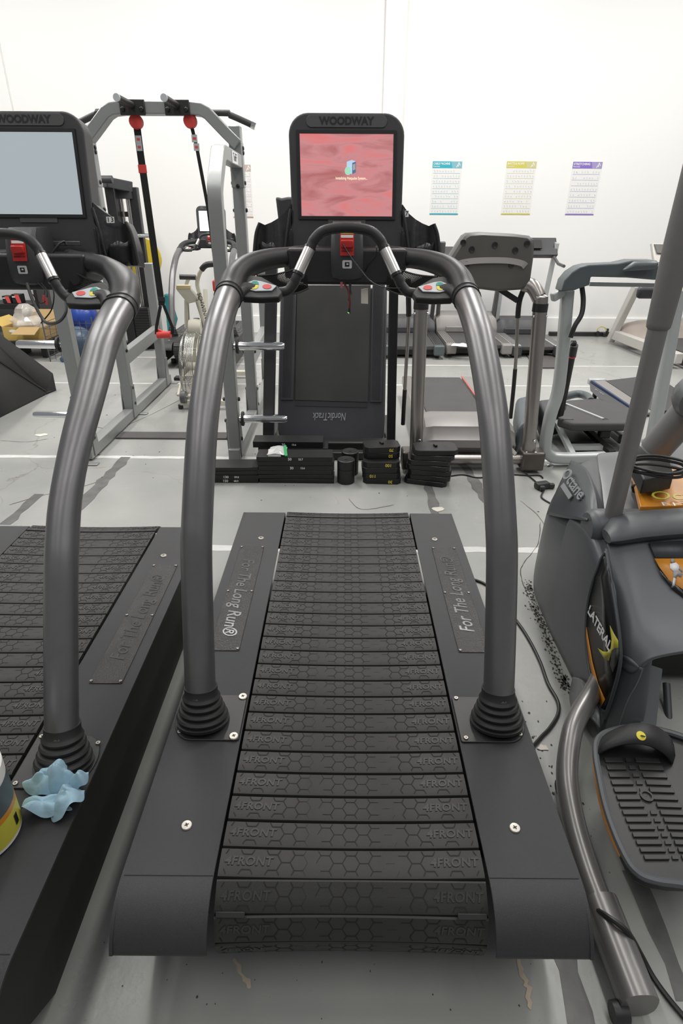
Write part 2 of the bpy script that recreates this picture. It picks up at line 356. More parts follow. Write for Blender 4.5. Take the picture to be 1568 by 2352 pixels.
# ================================================================== slat-belt treadmills (one builder, three machines)
MLOC = V((0.022, 0.697, 0.0))
HW, BW, DZ, LEN = 0.441, 0.259, 0.30, 1.55          # half width, half belt, deck height, deck length
LEAN = 0.014
def mloc(p): return p - MLOC + V((LEAN * max(0, p.z - 0.3) / 1.1, 0, 0))      # the mast of the machine leans a little to the left
def lp(x, y, Y): return mloc(py(x, y, Y))
KN = V((0, -1, 0.15)); KP = V((0, 2.2, 1.43))
def kp(x, y): return mloc(pp(x, y, KP, KN))
def slat_data():
    mb = MB(); sag = 0.006
    def zz(x): return -sag * (1 - (x / BW) ** 2)
    prof = [(-0.0285, -0.014), (-0.0290, -0.007), (-0.0265, -0.0025), (-0.0215, -0.0006), (0.0, 0.0), (0.0255, -0.0004), (0.0280, -0.0035), (0.0280, -0.014)]
    nx = 20; xs = [-BW + 2 * BW * i / nx for i in range(nx + 1)]
    mb.loft([[V((x, y, z + zz(x))) for y, z in prof] for x in xs], 0, False)
    for i in range(len(mb.sm)): mb.sm[i] = True if len(mb.f[i]) == 4 else False
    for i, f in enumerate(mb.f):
        if len(f) == 4 and max(mb.v[k][2] - zz(mb.v[k][0]) for k in f) < -0.0020: mb.m[i] = 1      # flanks and underside, darkened to put gap shade into their colour
    a = 0.0172; hgt = a * math.sqrt(3); segs = {}
    for ci in range(-11, 12):
        cx = ci * 1.5 * a
        for ri in range(-2, 3):
            cyy = ri * hgt + (hgt / 2 if ci % 2 else 0) + 0.001
            P = [(cx + a * math.cos(k * PI / 3), cyy + a * math.sin(k * PI / 3)) for k in range(6)]
            for k in range(6):
                p, q = P[k], P[(k + 1) % 6]; mx, my = (p[0] + q[0]) / 2, (p[1] + q[1]) / 2
                segs[(round(mx, 4), round(my, 4))] = (p, q)
    rnd = random.Random(4); Y0, Y1, XM = -0.0225, 0.0245, BW - 0.006
    for (mx, my), (p, q) in sorted(segs.items()):
        ax = abs(mx)
        if min(p[1], q[1]) > Y1 or max(p[1], q[1]) < Y0 or max(abs(p[0]), abs(q[0])) > XM: continue
        def cl(p, q):
            if p[1] > Y1: t = (Y1 - p[1]) / (q[1] - p[1]); return (p[0] + (q[0] - p[0]) * t, Y1)
            if p[1] < Y0: t = (Y0 - p[1]) / (q[1] - p[1]); return (p[0] + (q[0] - p[0]) * t, Y0)
            return p
        p, q = cl(p, q), cl(q, p)
        if ax > 0.142 and abs(my) < 0.0118: continue
        if ax < 0.045: wd = 0.0017
        elif ax < 0.066: wd = 0.0011 if rnd.random() < 0.75 else 0
        elif ax < 0.098: wd = 0.0005 if rnd.random() < 0.5 else 0
        elif ax < 0.116: wd = 0.0011 if rnd.random() < 0.8 else 0
        else: wd = 0.0021
        if not wd: continue
        d = V((q[0] - p[0], q[1] - p[1], 0))
        if d.length < 1e-4: continue
        d.normalize(); n = V((-d.y, d.x, 0)) * wd / 2
        A = V((p[0], p[1], zz(p[0]) + 0.0004)); B = V((q[0], q[1], zz(q[0]) + 0.0004))
        lo = lambda P_: P_ - V((0, 0, 0.0008 if P_.y < -0.0205 else 0))
        mb.add([lo(A - n), lo(A + n), lo(B + n), lo(B - n)], [(0, 3, 2, 1)], 1)
    me = text_mesh('4FRONT', 0.0235, 0.0005, 0.12, 0.0007, 1.06); w = max(v.co.x for v in me.vertices) - min(v.co.x for v in me.vertices)
    for sx in (-1, 1):
        xc = sx * 0.203; k_ = 0.096 / w
        for off, up_, mi in ((0.0, 0.0003, 1), (0.0007, 0.0007, 2)):
            mb.add([V((xc + v.co.x * k_ + off, v.co.y + 0.001 + off, v.co.z + up_ + zz(xc + v.co.x * k_))) for v in me.vertices], [tuple(p.vertices) for p in me.polygons], mi)
    d = mb.data('tread_slat', [RUBBER, GROOVE_GAP, EMBOSS], fix=False); return d
def screw_data(r=0.012):
    mb = MB(); mb.lathe([(r, 0), (r, 0.0015), (r * 0.86, 0.0032), (r * 0.62, 0.0034), (0.0001, 0.0034)], n=20)
    for a in (0, PI / 2): mb.box((0, 0, 0.0036), (r * 0.75, r * 0.2, 0.0006), Matrix.Rotation(a + 0.5, 3, 'Z'), 1)
    return mb.data('screw', [STEEL, BLACK])
def screen_mat(name, kind):
    m = bpy.data.materials.new(name); m.use_nodes = True; nt = m.node_tree; N = nt.nodes.new; L = nt.links.new
    b = nt.nodes['Principled BSDF']; b.inputs['Roughness'].default_value = 0.30; b.inputs['Base Color'].default_value = (0.03, 0.03, 0.03, 1)
    tc = N('ShaderNodeTexCoord')
    if kind == 'red':
        mp = N('ShaderNodeMapping'); mp.inputs['Scale'].default_value = (3.0, 3.0, 12.0); mp.inputs['Rotation'].default_value = (0.2, 0.45, 0.3)
        L(tc.outputs['Object'], mp.inputs[0])
        n = N('ShaderNodeTexNoise'); n.inputs['Scale'].default_value = 1.6; n.inputs['Detail'].default_value = 5; n.inputs['Distortion'].default_value = 1.6; L(mp.outputs[0], n.inputs['Vector'])
        cr = N('ShaderNodeValToRGB'); e = cr.color_ramp.elements; e[0].position = 0.28; e[0].color = (0.40, 0.12, 0.12, 1); e[1].position = 0.80; e[1].color = (0.74, 0.14, 0.13, 1)
        k = e.new(0.5); k.color = (0.55, 0.225, 0.235, 1)  # pink midtone: glare on the glass put into the screen colour
        L(n.outputs['Fac'], cr.inputs[0]); L(cr.outputs[0], b.inputs['Emission Color']); b.inputs['Emission Strength'].default_value = 0.62
    else:
        c = {'grey': (0.24, 0.27, 0.285, 1), 'white': (0.86, 0.90, 0.97, 1)}[kind]
        b.inputs['Emission Color'].default_value = c; b.inputs['Emission Strength'].default_value = 0.9
    return m
SCR_RED = screen_mat('red_start_up_screen', 'red'); SCR_GREY = screen_mat('blank_grey_screen', 'grey'); SCR_WHITE = screen_mat('lit_white_screen', 'white')
SLAT = slat_data(); SCREW = screw_data(); SCREWS = screw_data(0.006); RIVET = screw_data(0.0042)
def put(name, data, loc, parent, rot=None):
    o = mobj(name, data, parent); o.location = loc
    if rot: o.rotation_euler = rot
    return o
def make_mill():
    t = thing('treadmill', 'black slat-belt treadmill with two charcoal arched uprights and a lit red screen', 'treadmill')
    # ---- frame under the belt, side covers, side panels
    mb = MB(); mb.box((0, 0.78, 0.165), (2 * BW - 0.01, 1.44, 0.19)); mb.cyl((-BW, 0.02, 0.19), (BW, 0.02, 0.19), 0.082, 24); mb.cyl((-BW, 1.50, 0.19), (BW, 1.50, 0.19), 0.082, 24)
    for sx in (-1, 1):
        for yy in (0.25, 1.35): mb.cyl((sx * 0.36, yy, 0.0), (sx * 0.36, yy, 0.05), 0.03)
    mb.build('base_frame', PANEL, t)
    R = 0.108; arc = [(-R * math.sin(a), DZ - R * (1 - math.cos(a))) for a in [i * 1.22 / 12 for i in range(13)]]
    topf = [(LEN, DZ)]; low = [(-0.075, 0.115)]
    for sx in (-1, 1):
        xi, xo = sx * 0.266, sx * HW
        prof = [(LEN + 0.004, 0.12), (LEN + 0.004, DZ - 0.004), (LEN, DZ)] + arc[0:1] + arc[1:] + [(-0.101, 0.222)]
        inner = [(LEN - 0.001, 0.12), (LEN - 0.001, DZ - 0.006), (LEN - 0.003, DZ - 0.004)] + [(-(R - 0.004) * math.sin(a), DZ - R + (R - 0.004) * math.cos(a)) for a in [i * 1.22 / 12 for i in range(13)]] + [(-0.097, 0.223)]
        mb = MB(); n = len(prof)
        for X0, X1 in ((xi, xo),):
            o = [V((X0, y, z)) for y, z in prof]; p = [V((X1, y, z)) for y, z in prof]; oi = [V((X0, y, z)) for y, z in inner]; pi = [V((X1, y, z)) for y, z in inner]
            mb.loft([[o[i], p[i], pi[i], oi[i]] for i in range(n)], 0, False)
        sc = mb.build('side_cover', COVER, t, bevel=0.0015)
        # thin crease where the rear wrap starts
        MB().box((sx * 0.3535, 0.0, DZ + 0.0003), (0.172, 0.0012, 0.0008)).build('seam', GROOVE_GAP, sc)
        # side panel below the cover, with a rim
        pl = [(LEN, DZ - 0.008)] + [(0.0, DZ - 0.008)] + [(-(R - 0.012) * math.sin(a), DZ - 0.008 - (R - 0.012) * (1 - math.cos(a))) for a in [i * 1.2 / 10 for i in range(1, 11)]] + [(-0.07, 0.175), (-0.02, 0.10), (0.06, 0.035), (LEN - 0.05, 0.035), (LEN, 0.07)]
        mb = MB(); mb.prism([V((sx * (HW - 0.012), y, z)) for y, z in pl], (sx * 0.006, 0, 0)); mb.build('side_panel', PANEL, t)
        mb = MB(); rim = [(LEN, DZ)] + [(0.0, DZ)] + arc[1:]
        mb.sweep([V((sx * (HW + 0.001), y, z - 0.003)) for y, z in rim], [(-0.003, -0.004), (0.003, -0.004), (0.003, 0.0025), (-0.003, 0.0025)], (sx, 0, 0)); mb.build('rim', COVER, sc)
        # name plate
        T = Matrix.Translation((sx * 0.3665, 0.958, DZ + 0.0006)); mb = MB(); slab(mb, T, 0.091, 0.606, 0.0016, 0.004); npl = mb.build('name_plate', PLATEM, sc, bevel=0.0008)
        if sx < 0: lettering('For The Long Run\u00ae', (sx * 0.3665, 0.945, DZ + 0.0024), (0, -1, 0), (1, 0, 0), 0.062, PLATEL, npl, 0.0008, 0.25, 0.0006, width=0.44)
        else: lettering('For The Long Run\u00ae', (sx * 0.3665, 0.965, DZ + 0.0024), (0, 1, 0), (-1, 0, 0), 0.062, PLATEL, npl, 0.0008, 0.25, 0.0006, width=0.44)
        for yy in (0.663, 0.958, 1.253):
            for dx in (-0.04, 0.04): put('rivet', RIVET, (sx * 0.3665 + dx, yy, DZ + 0.002), npl)
        put('screw', SCREW, (sx * 0.343, 0.104, DZ), sc); put('screw', SCREW, (sx * 0.342, 1.325, DZ), sc)
    # ---- belt slats
    pitch = 0.0605; s0 = -0.30; rr = 0.104; k = 0
    s = LEN + 0.05
    while s > -0.30:
        if s > LEN - 0.03:
            a = (s - (LEN - 0.03)) / rr; loc = (0, LEN - 0.03 + rr * math.sin(a), DZ - rr + rr * math.cos(a) + 0.003); rx = -a
        elif s >= 0.034: loc = (0, s, DZ + 0.003); rx = 0
        else:
            a = (0.034 - s) / rr; loc = (0, 0.034 - rr * math.sin(a), DZ - rr + rr * math.cos(a) + 0.003); rx = a
        o = put('tread_slat', SLAT, loc, t, (rx, 0, 0)); s -= pitch
    # end brackets between the two rearmost slats
    for sx in (-1, 1): MB().box((sx * 0.228, -0.052, 0.266), (0.055, 0.010, 0.004), Matrix.Rotation(0.7, 3, 'X')).build('slat_bracket', BOOTM, t, bevel=0.001)
    # ---- uprights with bellows boots
    path = [(0.369, 1.085, 0.30), (0.369, 1.105, 0.40), (0.367, 1.205, 0.687), (0.364, 1.262, 0.80), (0.358, 1.362, 0.955), (0.354, 1.450, 1.046), (0.350, 1.562, 1.13), (0.348, 1.640, 1.172), (0.346, 1.735, 1.207), (0.345, 1.822, 1.232)]
    P = [V((x, y - 0.697, z)) for x, y, z in path]
    for sx in (-1, 1):
        q = [V((sx * p.x, p.y, p.z)) for p in P]; cu = crv(q, 6)
        up = MB().tube(cu, 0.0372, 28).build('upright', TUBEM, t)
        e = cu[-1]; d = (cu[-1] - cu[-3]).normalized(); MB().lathe([(0.0372, -0.006), (0.0408, -0.003), (0.0408, 0.003), (0.0372, 0.006)], e, d, 28).build('collar', BLKPL, up)
        ax = (cu[8] - cu[0]).normalized(); prof = [(0.064, 0.0), (0.066, 0.008)]
        for i, r in enumerate((0.062, 0.056, 0.050, 0.045)):
            z0 = 0.010 + i * 0.0165; prof += [(r - 0.004, z0), (r, z0 + 0.004), (r + 0.0015, z0 + 0.009), (r - 0.002, z0 + 0.0145)]
        prof += [(0.0405, 0.078), (0.0405, 0.096), (0.0370, 0.097)]
        bt = MB().lathe(prof, q[0] + V((0, -0.002, 0.004)), ax, 32).build('bellows_boot', BOOTM, t)
        out = []
        for i in range(13):
            a = -PI / 2 + PI * i / 12; out.append((0.388 + 0.052 * math.cos(a), 0.400 + 0.075 * math.sin(a)))
        out += [(0.274, 0.475), (0.270, 0.471), (0.270, 0.329), (0.274, 0.325)]
        MB().prism([V((sx * x, y, DZ)) for x, y in out], (0, 0, 0.005)).build('flange', BLKPL, bt, bevel=0.0015)
        for x, y, dd in ((0.281, 0.468, SCREW if sx < 0 else SCREWS), (0.283, 0.336, SCREW if sx < 0 else SCREWS), (0.418, 0.348, SCREWS), (0.425, 0.45, SCREWS)): put('screw', dd, (sx * x, y, DZ + 0.005), bt)
    # ---- moulded handrails, keypads, grip hoop
    for sx in (-1, 1):
        def mr(pts): return [V((sx * abs(p.x), p.y, p.z)) for p in pts]
        e = V((-0.345, 1.822 - 0.697, 1.232))
        rail = [e - V((0, 0.03, 0.008)), e + V((0, 0.02, 0.004))] + [lp(541, 637, 1.90), lp(570, 611, 1.97), lp(615, 596, 2.03), lp(668, 589, 2.08), lp(725, 580, 2.14)]
        cu = crv(mr(rail), 6); n = len(cu)
        rl = MB().tube(cu, [lerp(0.0405, 0.028, min(1, i / n * 1.1)) for i in range(n)], 24).build('handrail', BLKPL, t)
        low = mr([e + V((0.01, -0.012, -0.014)), lp(560, 668, 1.86), lp(600, 672, 1.87), lp(640, 672, 1.88)])
        lo = crv(low, 5); mb = MB(); mb.tube(lo, [0.024] * 6 + [lerp(0.024, 0.0155, i / 10) for i in range(10)], 16)
        mb.build('rail_arm', BLKPL, rl)
        # keypad wing: a wedge between rail and arm
        kd = V((0, -0.55, 0.835))
        def kpt(x, y, dz=0.0):
            p = mloc(pp(x, y, V((-0.30, 1.875, 1.262)), kd)); return V((sx * abs(p.x), p.y, p.z)) + kd * dz
        wing = [(548, 655), (556, 638), (575, 628), (600, 632), (640, 655), (648, 668), (640, 680), (600, 682), (556, 680)]
        MB().prism([kpt(x, y, -0.004) for x, y in wing], -kd * 0.022).build('keypad_wing', BLKPL, rl, bevel=0.004)
        pad = [(562, 657), (569, 648), (583, 643), (598, 645), (635, 656), (624, 667), (586, 668), (569, 664)]
        kb = MB().prism([kpt(x, y, -0.0035) for x, y in pad], kd * 0.0035).build('keypad', KEYP, t, bevel=0.0008)
        def btn(c, rx, ry, m, kx=(0, 2 * PI)):
            pts = [kpt(c[0] + rx * math.cos(i * PI / 7), c[1] + ry * math.sin(i * PI / 7), 0.0002) for i in range(14)]; MB().prism(pts, kd * 0.0012).build('button', m, kb)
        def sq(pts, m): MB().prism([kpt(x, y, 0.0002) for x, y in pts], kd * 0.0012).build('button', m, kb)
        sq([(577, 653), (578, 648), (583, 645.5), (590, 646), (594, 650), (594, 654)], GREEN); sq([(576, 655), (593, 655), (592, 661), (588, 664), (580, 664), (576, 661)], YELLOW)
        btn((613, 658.5), 10.5, 5.2, REDP)
        sq([(582, 650), (588, 650), (588, 651), (582, 651)], BLACK)
    hoop = [lp(640, 672, 1.88), lp(660, 668, 1.885), lp(674, 652, 1.89), lp(684, 630, 1.895), lp(712, 569, 1.925), lp(722, 549, 1.93), lp(740, 532, 1.935), lp(765, 525, 1.94)]
    hl = [V((-abs(p.x), p.y, p.z)) for p in hoop]; hr = [V((-p.x, p.y, p.z)) for p in reversed(hl)]
    gb = MB().tube(crv(hl + [V((0, hl[-1].y, hl[-1].z + 0.003))] + hr, 6), 0.0150, 18).build('grip_bar', BLKPL, t)
    for side in (hl, hr[::-1]):
        a, b = side[3], side[4]; d = (b - a)
        MB().cyl(a + d * 0.06, a + d * 0.96, 0.0168, 22).build('steel_grip', BRUSH, gb)
        MB().cyl(a - d * 0.03, a + d * 0.07, 0.0182, 22).build('grip_ring', BLKSM, gb); MB().cyl(a + d * 0.95, a + d * 1.03, 0.0178, 22).build('grip_ring', BLKSM, gb)
    # ---- console
    hw = 0.186; zt = kp(796, 258).z; yb = KP.y - 0.697
    def ky(z): return yb + 0.15 * (z - 1.43)
    zb = kp(796, 575).z - 0.06; rad = 0.062; out = []
    for i in range(9): a = PI / 2 * i / 8; out.append((hw - rad + rad * math.cos(a), zt - rad + rad * math.sin(a)))
    out = out + [(-x, z) for x, z in reversed(out)]; out += [(-hw + 0.003, 1.415), (-hw - 0.008, 1.385), (-hw - 0.008, zb), (hw + 0.008, zb), (hw + 0.008, 1.385), (hw - 0.003, 1.415)]
    mb = MB(); nrm = V((0, 1, -0.15)).normalized(); o = [V((x, ky(z), z)) for x, z in out]
    mb.prism(o, nrm * 0.075); ch = mb.build('console_housing', CONS, t, bevel=0.007, seg=3)
    def onk(x, z, off=0.0): return V((x, ky(z), z)) - nrm * off
    s0, s1 = kp(796, 497).z, kp(796, 308).z; sw = 0.1505
    sc = MB().add([onk(-sw, s0, 0.002), onk(sw, s0, 0.002), onk(sw, s1, 0.002), onk(-sw, s1, 0.002)], [(0, 1, 2, 3)]).build('screen', SCR_RED, t, fix=False)
    b_ = 0.005; mb = MB()
    for (xa, za), (xb, zb2) in (((-sw - b_, s0), (-sw - b_, s1)), ((sw + b_, s0), (sw + b_, s1)), ((-sw - 2 * b_, s0 - b_), (sw + 2 * b_, s0 - b_)), ((-sw - 2 * b_, s1 + b_), (sw + 2 * b_, s1 + b_))):
        mb.bar(onk(xa, za, 0.002), onk(xb, zb2, 0.002), 2 * b_, 0.006, (0, -1, 0.15))
    mb.build('screen_bezel', BLACK, ch)
    zl = kp(796, 279).z; T = frame(onk(0, zl, 0.0008), (1, 0, 0), (0, 0.15, 1)); mb = MB(); slab(mb, T, 0.258, 0.034, 0.002, 0.0165); ls = mb.build('logo_strip', STRIP, ch, bevel=0.0007)
    lettering('WOODWAY', onk(0, zl, 0.0033), (1, 0, 0), (0, 0.15, 1), 0.030, STRIPL, ls, 0.0004, 0, 0.0012, 1.0, width=0.176)
    zs = kp(796, 508).z; T = frame(onk(0, zs, 0.0008), (1, 0, 0), (0, 0.15, 1)); mb = MB(); slab(mb, T, 0.125, 0.020, 0.002, 0.002); mb.build('label_strip', STRIP, ch)
    # creases beside the lower console and the back block under the rails
    for sx in (-1, 1): MB().box((sx * 0.186, ky(1.35) - 0.004, 1.34), (0.006, 0.008, 0.11)).build('rib', BLKPL, ch, bevel=0.002)
    lowpoly = [(-0.19, 1.345), (-0.19, 1.285), (-0.165, 1.25), (-0.13, 1.236), (0.13, 1.236), (0.165, 1.25), (0.19, 1.285), (0.19, 1.345)]
    MB().prism([V((x, 1.34, z)) for x, z in lowpoly], (0, 0.20, 0.0)).build('console_base', BLKPL, t, bevel=0.01, seg=3)
    # ---- stop-switch nose
    mb = MB(); rings = []
    for z, w_, yf in ((1.252, 0.043, 1.335), (1.258, 0.050, 1.325), (1.275, 0.054, 1.318), (1.33, 0.053, 1.318), (1.40, 0.050, 1.335), (1.42, 0.046, 1.36)):
        rings.append([V((w_ * math.cos(a), 1.46 if i in (0, 12) else yf + 0.022 * (1 - math.sin(a)) ** 1.0, z)) for i, a in enumerate([PI * j / 12 for j in range(13)])])
    mb.loft(rings, 0, True); ns = mb.build('stop_housing', NOSEM, t)
    # pins the red panel to the nose face
    def nf(x, z, off=0.0): return V((x, 1.318 + max(0, (z - 1.33)) * 0.24 - off - 0.001, z))
    rp = MB().prism([nf(x, z, 0) for x, z in ((-0.022, 1.325), (0.022, 1.325), (0.022, 1.400), (-0.022, 1.400))], (0, -0.004, 0)).build('stop_panel', RED, t, bevel=0.001)
    MB().prism([nf(x, z, 0.0042) for x, z in ((-0.020, 1.387), (0.020, 1.387), (0.020, 1.396), (-0.020, 1.396))], (0, -0.0008, 0)).build('warning_strip', YELLOW, rp)
    lettering('WARNING', nf(0.003, 1.3915, 0.0055), (1, 0, 0), (0, 0, 1), 0.0085, BLACK, rp, 0.0002, width=0.027)
    MB().prism([nf(x, z, 0.0042) for x, z in ((-0.019, 1.376), (0.019, 1.376), (0.019, 1.384), (-0.019, 1.384))], (0, -0.0008, 0)).build('instruction_strip', WHITE, rp)
    MB().box(nf(0, 1.359, 0.009), (0.038, 0.014, 0.022)).build('stop_key', RED, rp, bevel=0.003)
    lettering('EMERGENCY STOP', nf(0, 1.338, 0.0046), (1, 0, 0), (0, 0, 1), 0.006, BLACK, rp, 0.0002, width=0.036)
    T = frame(nf(0, 1.300, 0.0005), (1, 0, 0), (0, 0, 1)); mb = MB(); slab(mb, T, 0.030, 0.024, 0.001, 0.004); st = mb.build('sticker', WHITE, t)
    MB().box(nf(0, 1.300, 0.0022), (0.014, 0.001, 0.013)).build('sticker_mark', BLACK, st); MB().box(nf(0.001, 1.301, 0.003), (0.006, 0.001, 0.005)).build('sticker_mark', WHITE, st)
    # ---- side pods with cup holders
    for sx in (-1, 1):
        cols = [(583, 0.0), (589, 0.0), (596, 0.1), (606, 0.55), (620, 0.95), (635, 1.0), (650, 0.7), (660, 0.35), (668, 0.1)]
        tops = [575, 530, 511, 517, 511, 502, 490, 478, 467]; rings = []
        for (cx_, dep), ty in zip(cols, tops):
            top = kp(cx_, ty); bot = kp(cx_ + (2 if cx_ < 600 else 0), 612); ring = []
            for j in range(7):
                p = top + (bot - top) * (j / 6); d = 0.042 * dep * (1 - 0.4 * (j / 6)); ring.append(V((sx * abs(p.x), p.y + d, p.z)))
            rings.append(ring + [V((p.x, top.y + 0.095 - 0.03 * (1 - dep), p.z - 0.012)) for p in reversed(ring)])
        mb = MB(); mb.loft(rings, 0, True); pod = mb.build('accessory_pod', BLKSM, t)
        f0 = [kp(x, y) for x, y in ((597, 512), (589, 535), (585, 570), (583, 606))]
        MB().tube(crv([V((sx * abs(p.x), p.y - 0.004, p.z)) for p in f0], 4), 0.006, 8).build('pod_edge', BLKPL, pod)
        c0 = [kp(x, y) for x, y in ((668, 480), (660, 530), (654, 580), (652, 606))]
        MB().tube(crv([V((sx * abs(p.x), p.y - 0.004, p.z)) for p in c0], 4), 0.005, 8).build('pod_edge', BLKPL, pod)
        a, b2 = kp(596, 560), kp(648, 580); mid = V((sx * abs((a.x + b2.x) / 2), a.y - 0.005, 0)); rr2 = abs(a.x - b2.x) / 2; rings = []; zl_ = kp(620, 612).z; zh = kp(620, 557).z
        outer = []; 
        for j in range(5):
            z = lerp(zl_, zh, j / 4); rings.append([V((mid.x + rr2 * math.cos(a_), mid.y + 0.02 - 0.045 * math.sin(a_), z + (0.004 * math.sin(6 * a_) - 0.028 * max(0, -sx * -1 * math.cos(a_) * -1) ** 2 if j == 4 else 0))) for a_ in [PI * i / 16 for i in range(17)]])
        MB().loft(rings, 0, True, closed=False).build('cup_holder', BLKSM, pod, solid=0.004)
        # net basket between rail and grip
        mb = MB(); A, B, C2, D = [V((sx * abs(p.x), p.y, p.z)) for p in (lp(590, 633, 1.93), lp(700, 606, 2.05), lp(708, 662, 2.02), lp(640, 672, 1.93))]
        def q(u, v): p = A.lerp(B, u).lerp(D.lerp(C2, u), v); return p + V((0, 0.04, -0.025)) * math.sin(PI * u) * math.sin(PI * min(1, v * 0.7 + 0.15))
        nu, nv, wd = 26, 16, 0.0017
        for (n_, fn) in ((nu + nv, 0), (nu + nv, 1)):
            for i in range(n_):
                pts = []
                for j in range(nv + 1):
                    u = (i - nv + j) / nu if fn == 0 else (i - j) / nu
                    if 0 <= u <= 1: pts.append(q(u, j / nv))
                if len(pts) > 1:
                    vs = []
                    for p in pts: vs += [p + V((0, 0, wd)), p - V((0, 0, wd))]
                    mb.add(vs, [(2 * k_, 2 * k_ + 1, 2 * k_ + 3, 2 * k_ + 2) for k_ in range(len(pts) - 1)])
        mb.tube([q(i / 12, 0) for i in range(13)], 0.003, 6); mb.tube([q(i / 12, 1) for i in range(13)], 0.003, 6)
        mb.build('net_basket', BLACK, t)
    return t
def kids(o): return [o] + [k for c in o.children for k in kids(c)]
mill = make_mill(); mill.location = MLOC
for o in kids(mill):
    if o.type == 'MESH' and o.location.length == 0 and max(v.co.z for v in o.data.vertices) > 0.33:
        for v in o.data.vertices: v.co.x -= LEAN * max(0, v.co.z - 0.3) / 1.1
mill['group'] = 'matching slat-belt treadmills'
mill2 = copy_tree(mill); mill2.location = (-1.008, 0.559, 0)
tag(mill2, 'black slat-belt treadmill at the left edge with blank grey screen', 'treadmill')
for o in kids(mill2):                      # this one carries its mast further forward
    if o.type == 'MESH' and o.location.length == 0 and max(v.co.z for v in o.data.vertices) > 0.33:
        o.data = o.data.copy(); up_ = any((o.parent if o.parent != mill2 else o).name.split('.')[0] == n_ or o.name.split('.')[0] == n_ for n_ in ('console_housing', 'screen', 'accessory_pod', 'logo_strip'))
        for v in o.data.vertices:
            k = min(1.0, max(0.0, (v.co.z - 0.3) / 0.85)); v.co.y += 0.138 * k
            if not up_: v.co.z -= 0.022 * k
            if o.name.split('.')[0] in ('upright', 'collar', 'handrail') and abs(v.co.x) > 0.27:
                k2 = min(1.0, max(0.0, (v.co.z - 0.80) / 0.28)); k2 *= k2 * (3 - 2 * k2); k3 = min(1.0, max(0.0, (abs(v.co.x) - 0.27) / 0.05)); v.co.x += 0.028 * k2 * k3; v.co.z -= 0.012 * k2 * k3
mill3 = copy_tree(mill); mill3.location = (-1.50, 6.12, 0); mill3.scale = (0.87, 0.87, 0.87)
tag(mill3, 'distant slat-belt treadmill with a white lit screen behind the grey power rack', 'treadmill')
def reskin(root, part, m):
    for c in root.children:
        if c.name.split('.')[0] == part: c.material_slots[0].link = 'OBJECT'; c.material_slots[0].material = m
reskin(mill2, 'screen', SCR_GREY); reskin(mill3, 'screen', SCR_WHITE)
# what is drawn on the red screen
def onk_(x, z, off): return V((x, KP.y - 0.697 + 0.15 * (z - 1.43), z)) + V((0, -1, 0.15)).normalized() * off
scr = [c for c in mill.children if c.name.split('.')[0] == 'screen'][0]
icz = kp(796, 385).z
ICB = mat('icon_blue', (0.45, 0.62, 0.80), 0.5, 0, 0.1, 40, emit=0.35); ICD = mat('icon_dark_blue', (0.10, 0.16, 0.30), 0.5, 0, 0.1, 40, emit=0.3); ICG = mat('icon_green', (0.35, 0.68, 0.50), 0.5, 0, 0.1, 40, emit=0.35); ICW = mat('screen_text_cream', (0.85, 0.78, 0.55), 0.5, 0, 0.02, 40, emit=0.6)
MB().prism([onk_(x, icz + z, 0.0026) for x, z in ((-0.016, 0.016), (0.000, 0.021), (0.014, 0.017), (0.014, -0.014), (0.002, -0.020), (-0.016, -0.012))], (0, -0.0006, 0)).build('screen_icon', ICB, scr)
MB().prism([onk_(x, icz + z, 0.0034) for x, z in ((0.002, 0.013), (0.014, 0.017), (0.014, -0.014), (0.002, -0.020))], (0, -0.0004, 0)).build('screen_icon', ICD, scr)
MB().prism([onk_(x, icz + z, 0.0039) for x, z in ((0.004, 0.008), (0.012, 0.010), (0.012, -0.006), (0.004, -0.009))], (0, -0.0004, 0)).build('screen_icon', WHITE, scr)
MB().prism([onk_(-0.012 + 0.0105 * math.cos(i * PI / 8), icz - 0.010 + 0.0125 * math.sin(i * PI / 8), 0.0042) for i in range(16)], (0, -0.0004, 0)).build('screen_icon', ICG, scr)
lettering('Initializing Netpulse System...', onk_(0, kp(796, 410).z, 0.003), (1, 0, 0), (0, 0.15, 1), 0.0115, ICW, scr, 0.0002, width=0.103)
# number stickers
def stickers(root, txt, q):
    for i, ch in enumerate(txt):
        T = frame(V(q) + V((i * 0.0132, 0, 0)), (1, 0, 0), (0, 0.15, 1)); mb = MB(); slab(mb, T, 0.0128, 0.019, 0.001, 0.001); s_ = mb.build('number_sticker', WHITE, root)
        lettering(ch, T @ V((0, 0, 0.0013)), (1, 0, 0), (0, 0.15, 1), 0.019, BLACK, s_, 0.0002, 0, 0.0004)
_q = pp(933.5, 491, KP, KN); stickers(mill, '7', _q - MLOC + V((0, -0.004, 0)))
_q = py(249, 505, 2.215); stickers(mill2, '13', _q - V((-1.008, 0.559, 0)))
# ================================================================== grey power rack
RACKM = mat('silver_grey_rack_paint', (0.30, 0.31, 0.305), 0.38, 0.35, 0.06, 25, 0.1, 800)
BOLT = mat('black_bolt', (0.012, 0.012, 0.012), 0.4, 0, 0.1, 80)
XR, XL, YN, YM, YB = -0.70, -1.655, 3.62, 4.45, 5.40
rk = thing('power_rack', 'silver-grey power rack with arched top and chrome plate pegs', 'power rack', ((XR + XL) / 2, 4.5, 0))
RO = V(((XR + XL) / 2, 4.5, 0))
def rl_(p): return V(p) - RO
def rpart(mb, name, m=RACKM, par=None, bevel=0.006):
    mb.v = [tuple(V(p) - RO) for p in mb.v]; return mb.build(name, m, par or rk, bevel=bevel)
SQ = [(-0.0375, -0.0375), (0.0375, -0.0375), (0.0375, 0.0375), (-0.0375, 0.0375)]
ztop = py(557, 290, YM).z; zn = py(497, 470, YN).z; za = py(522, 350, YN + 0.14).z
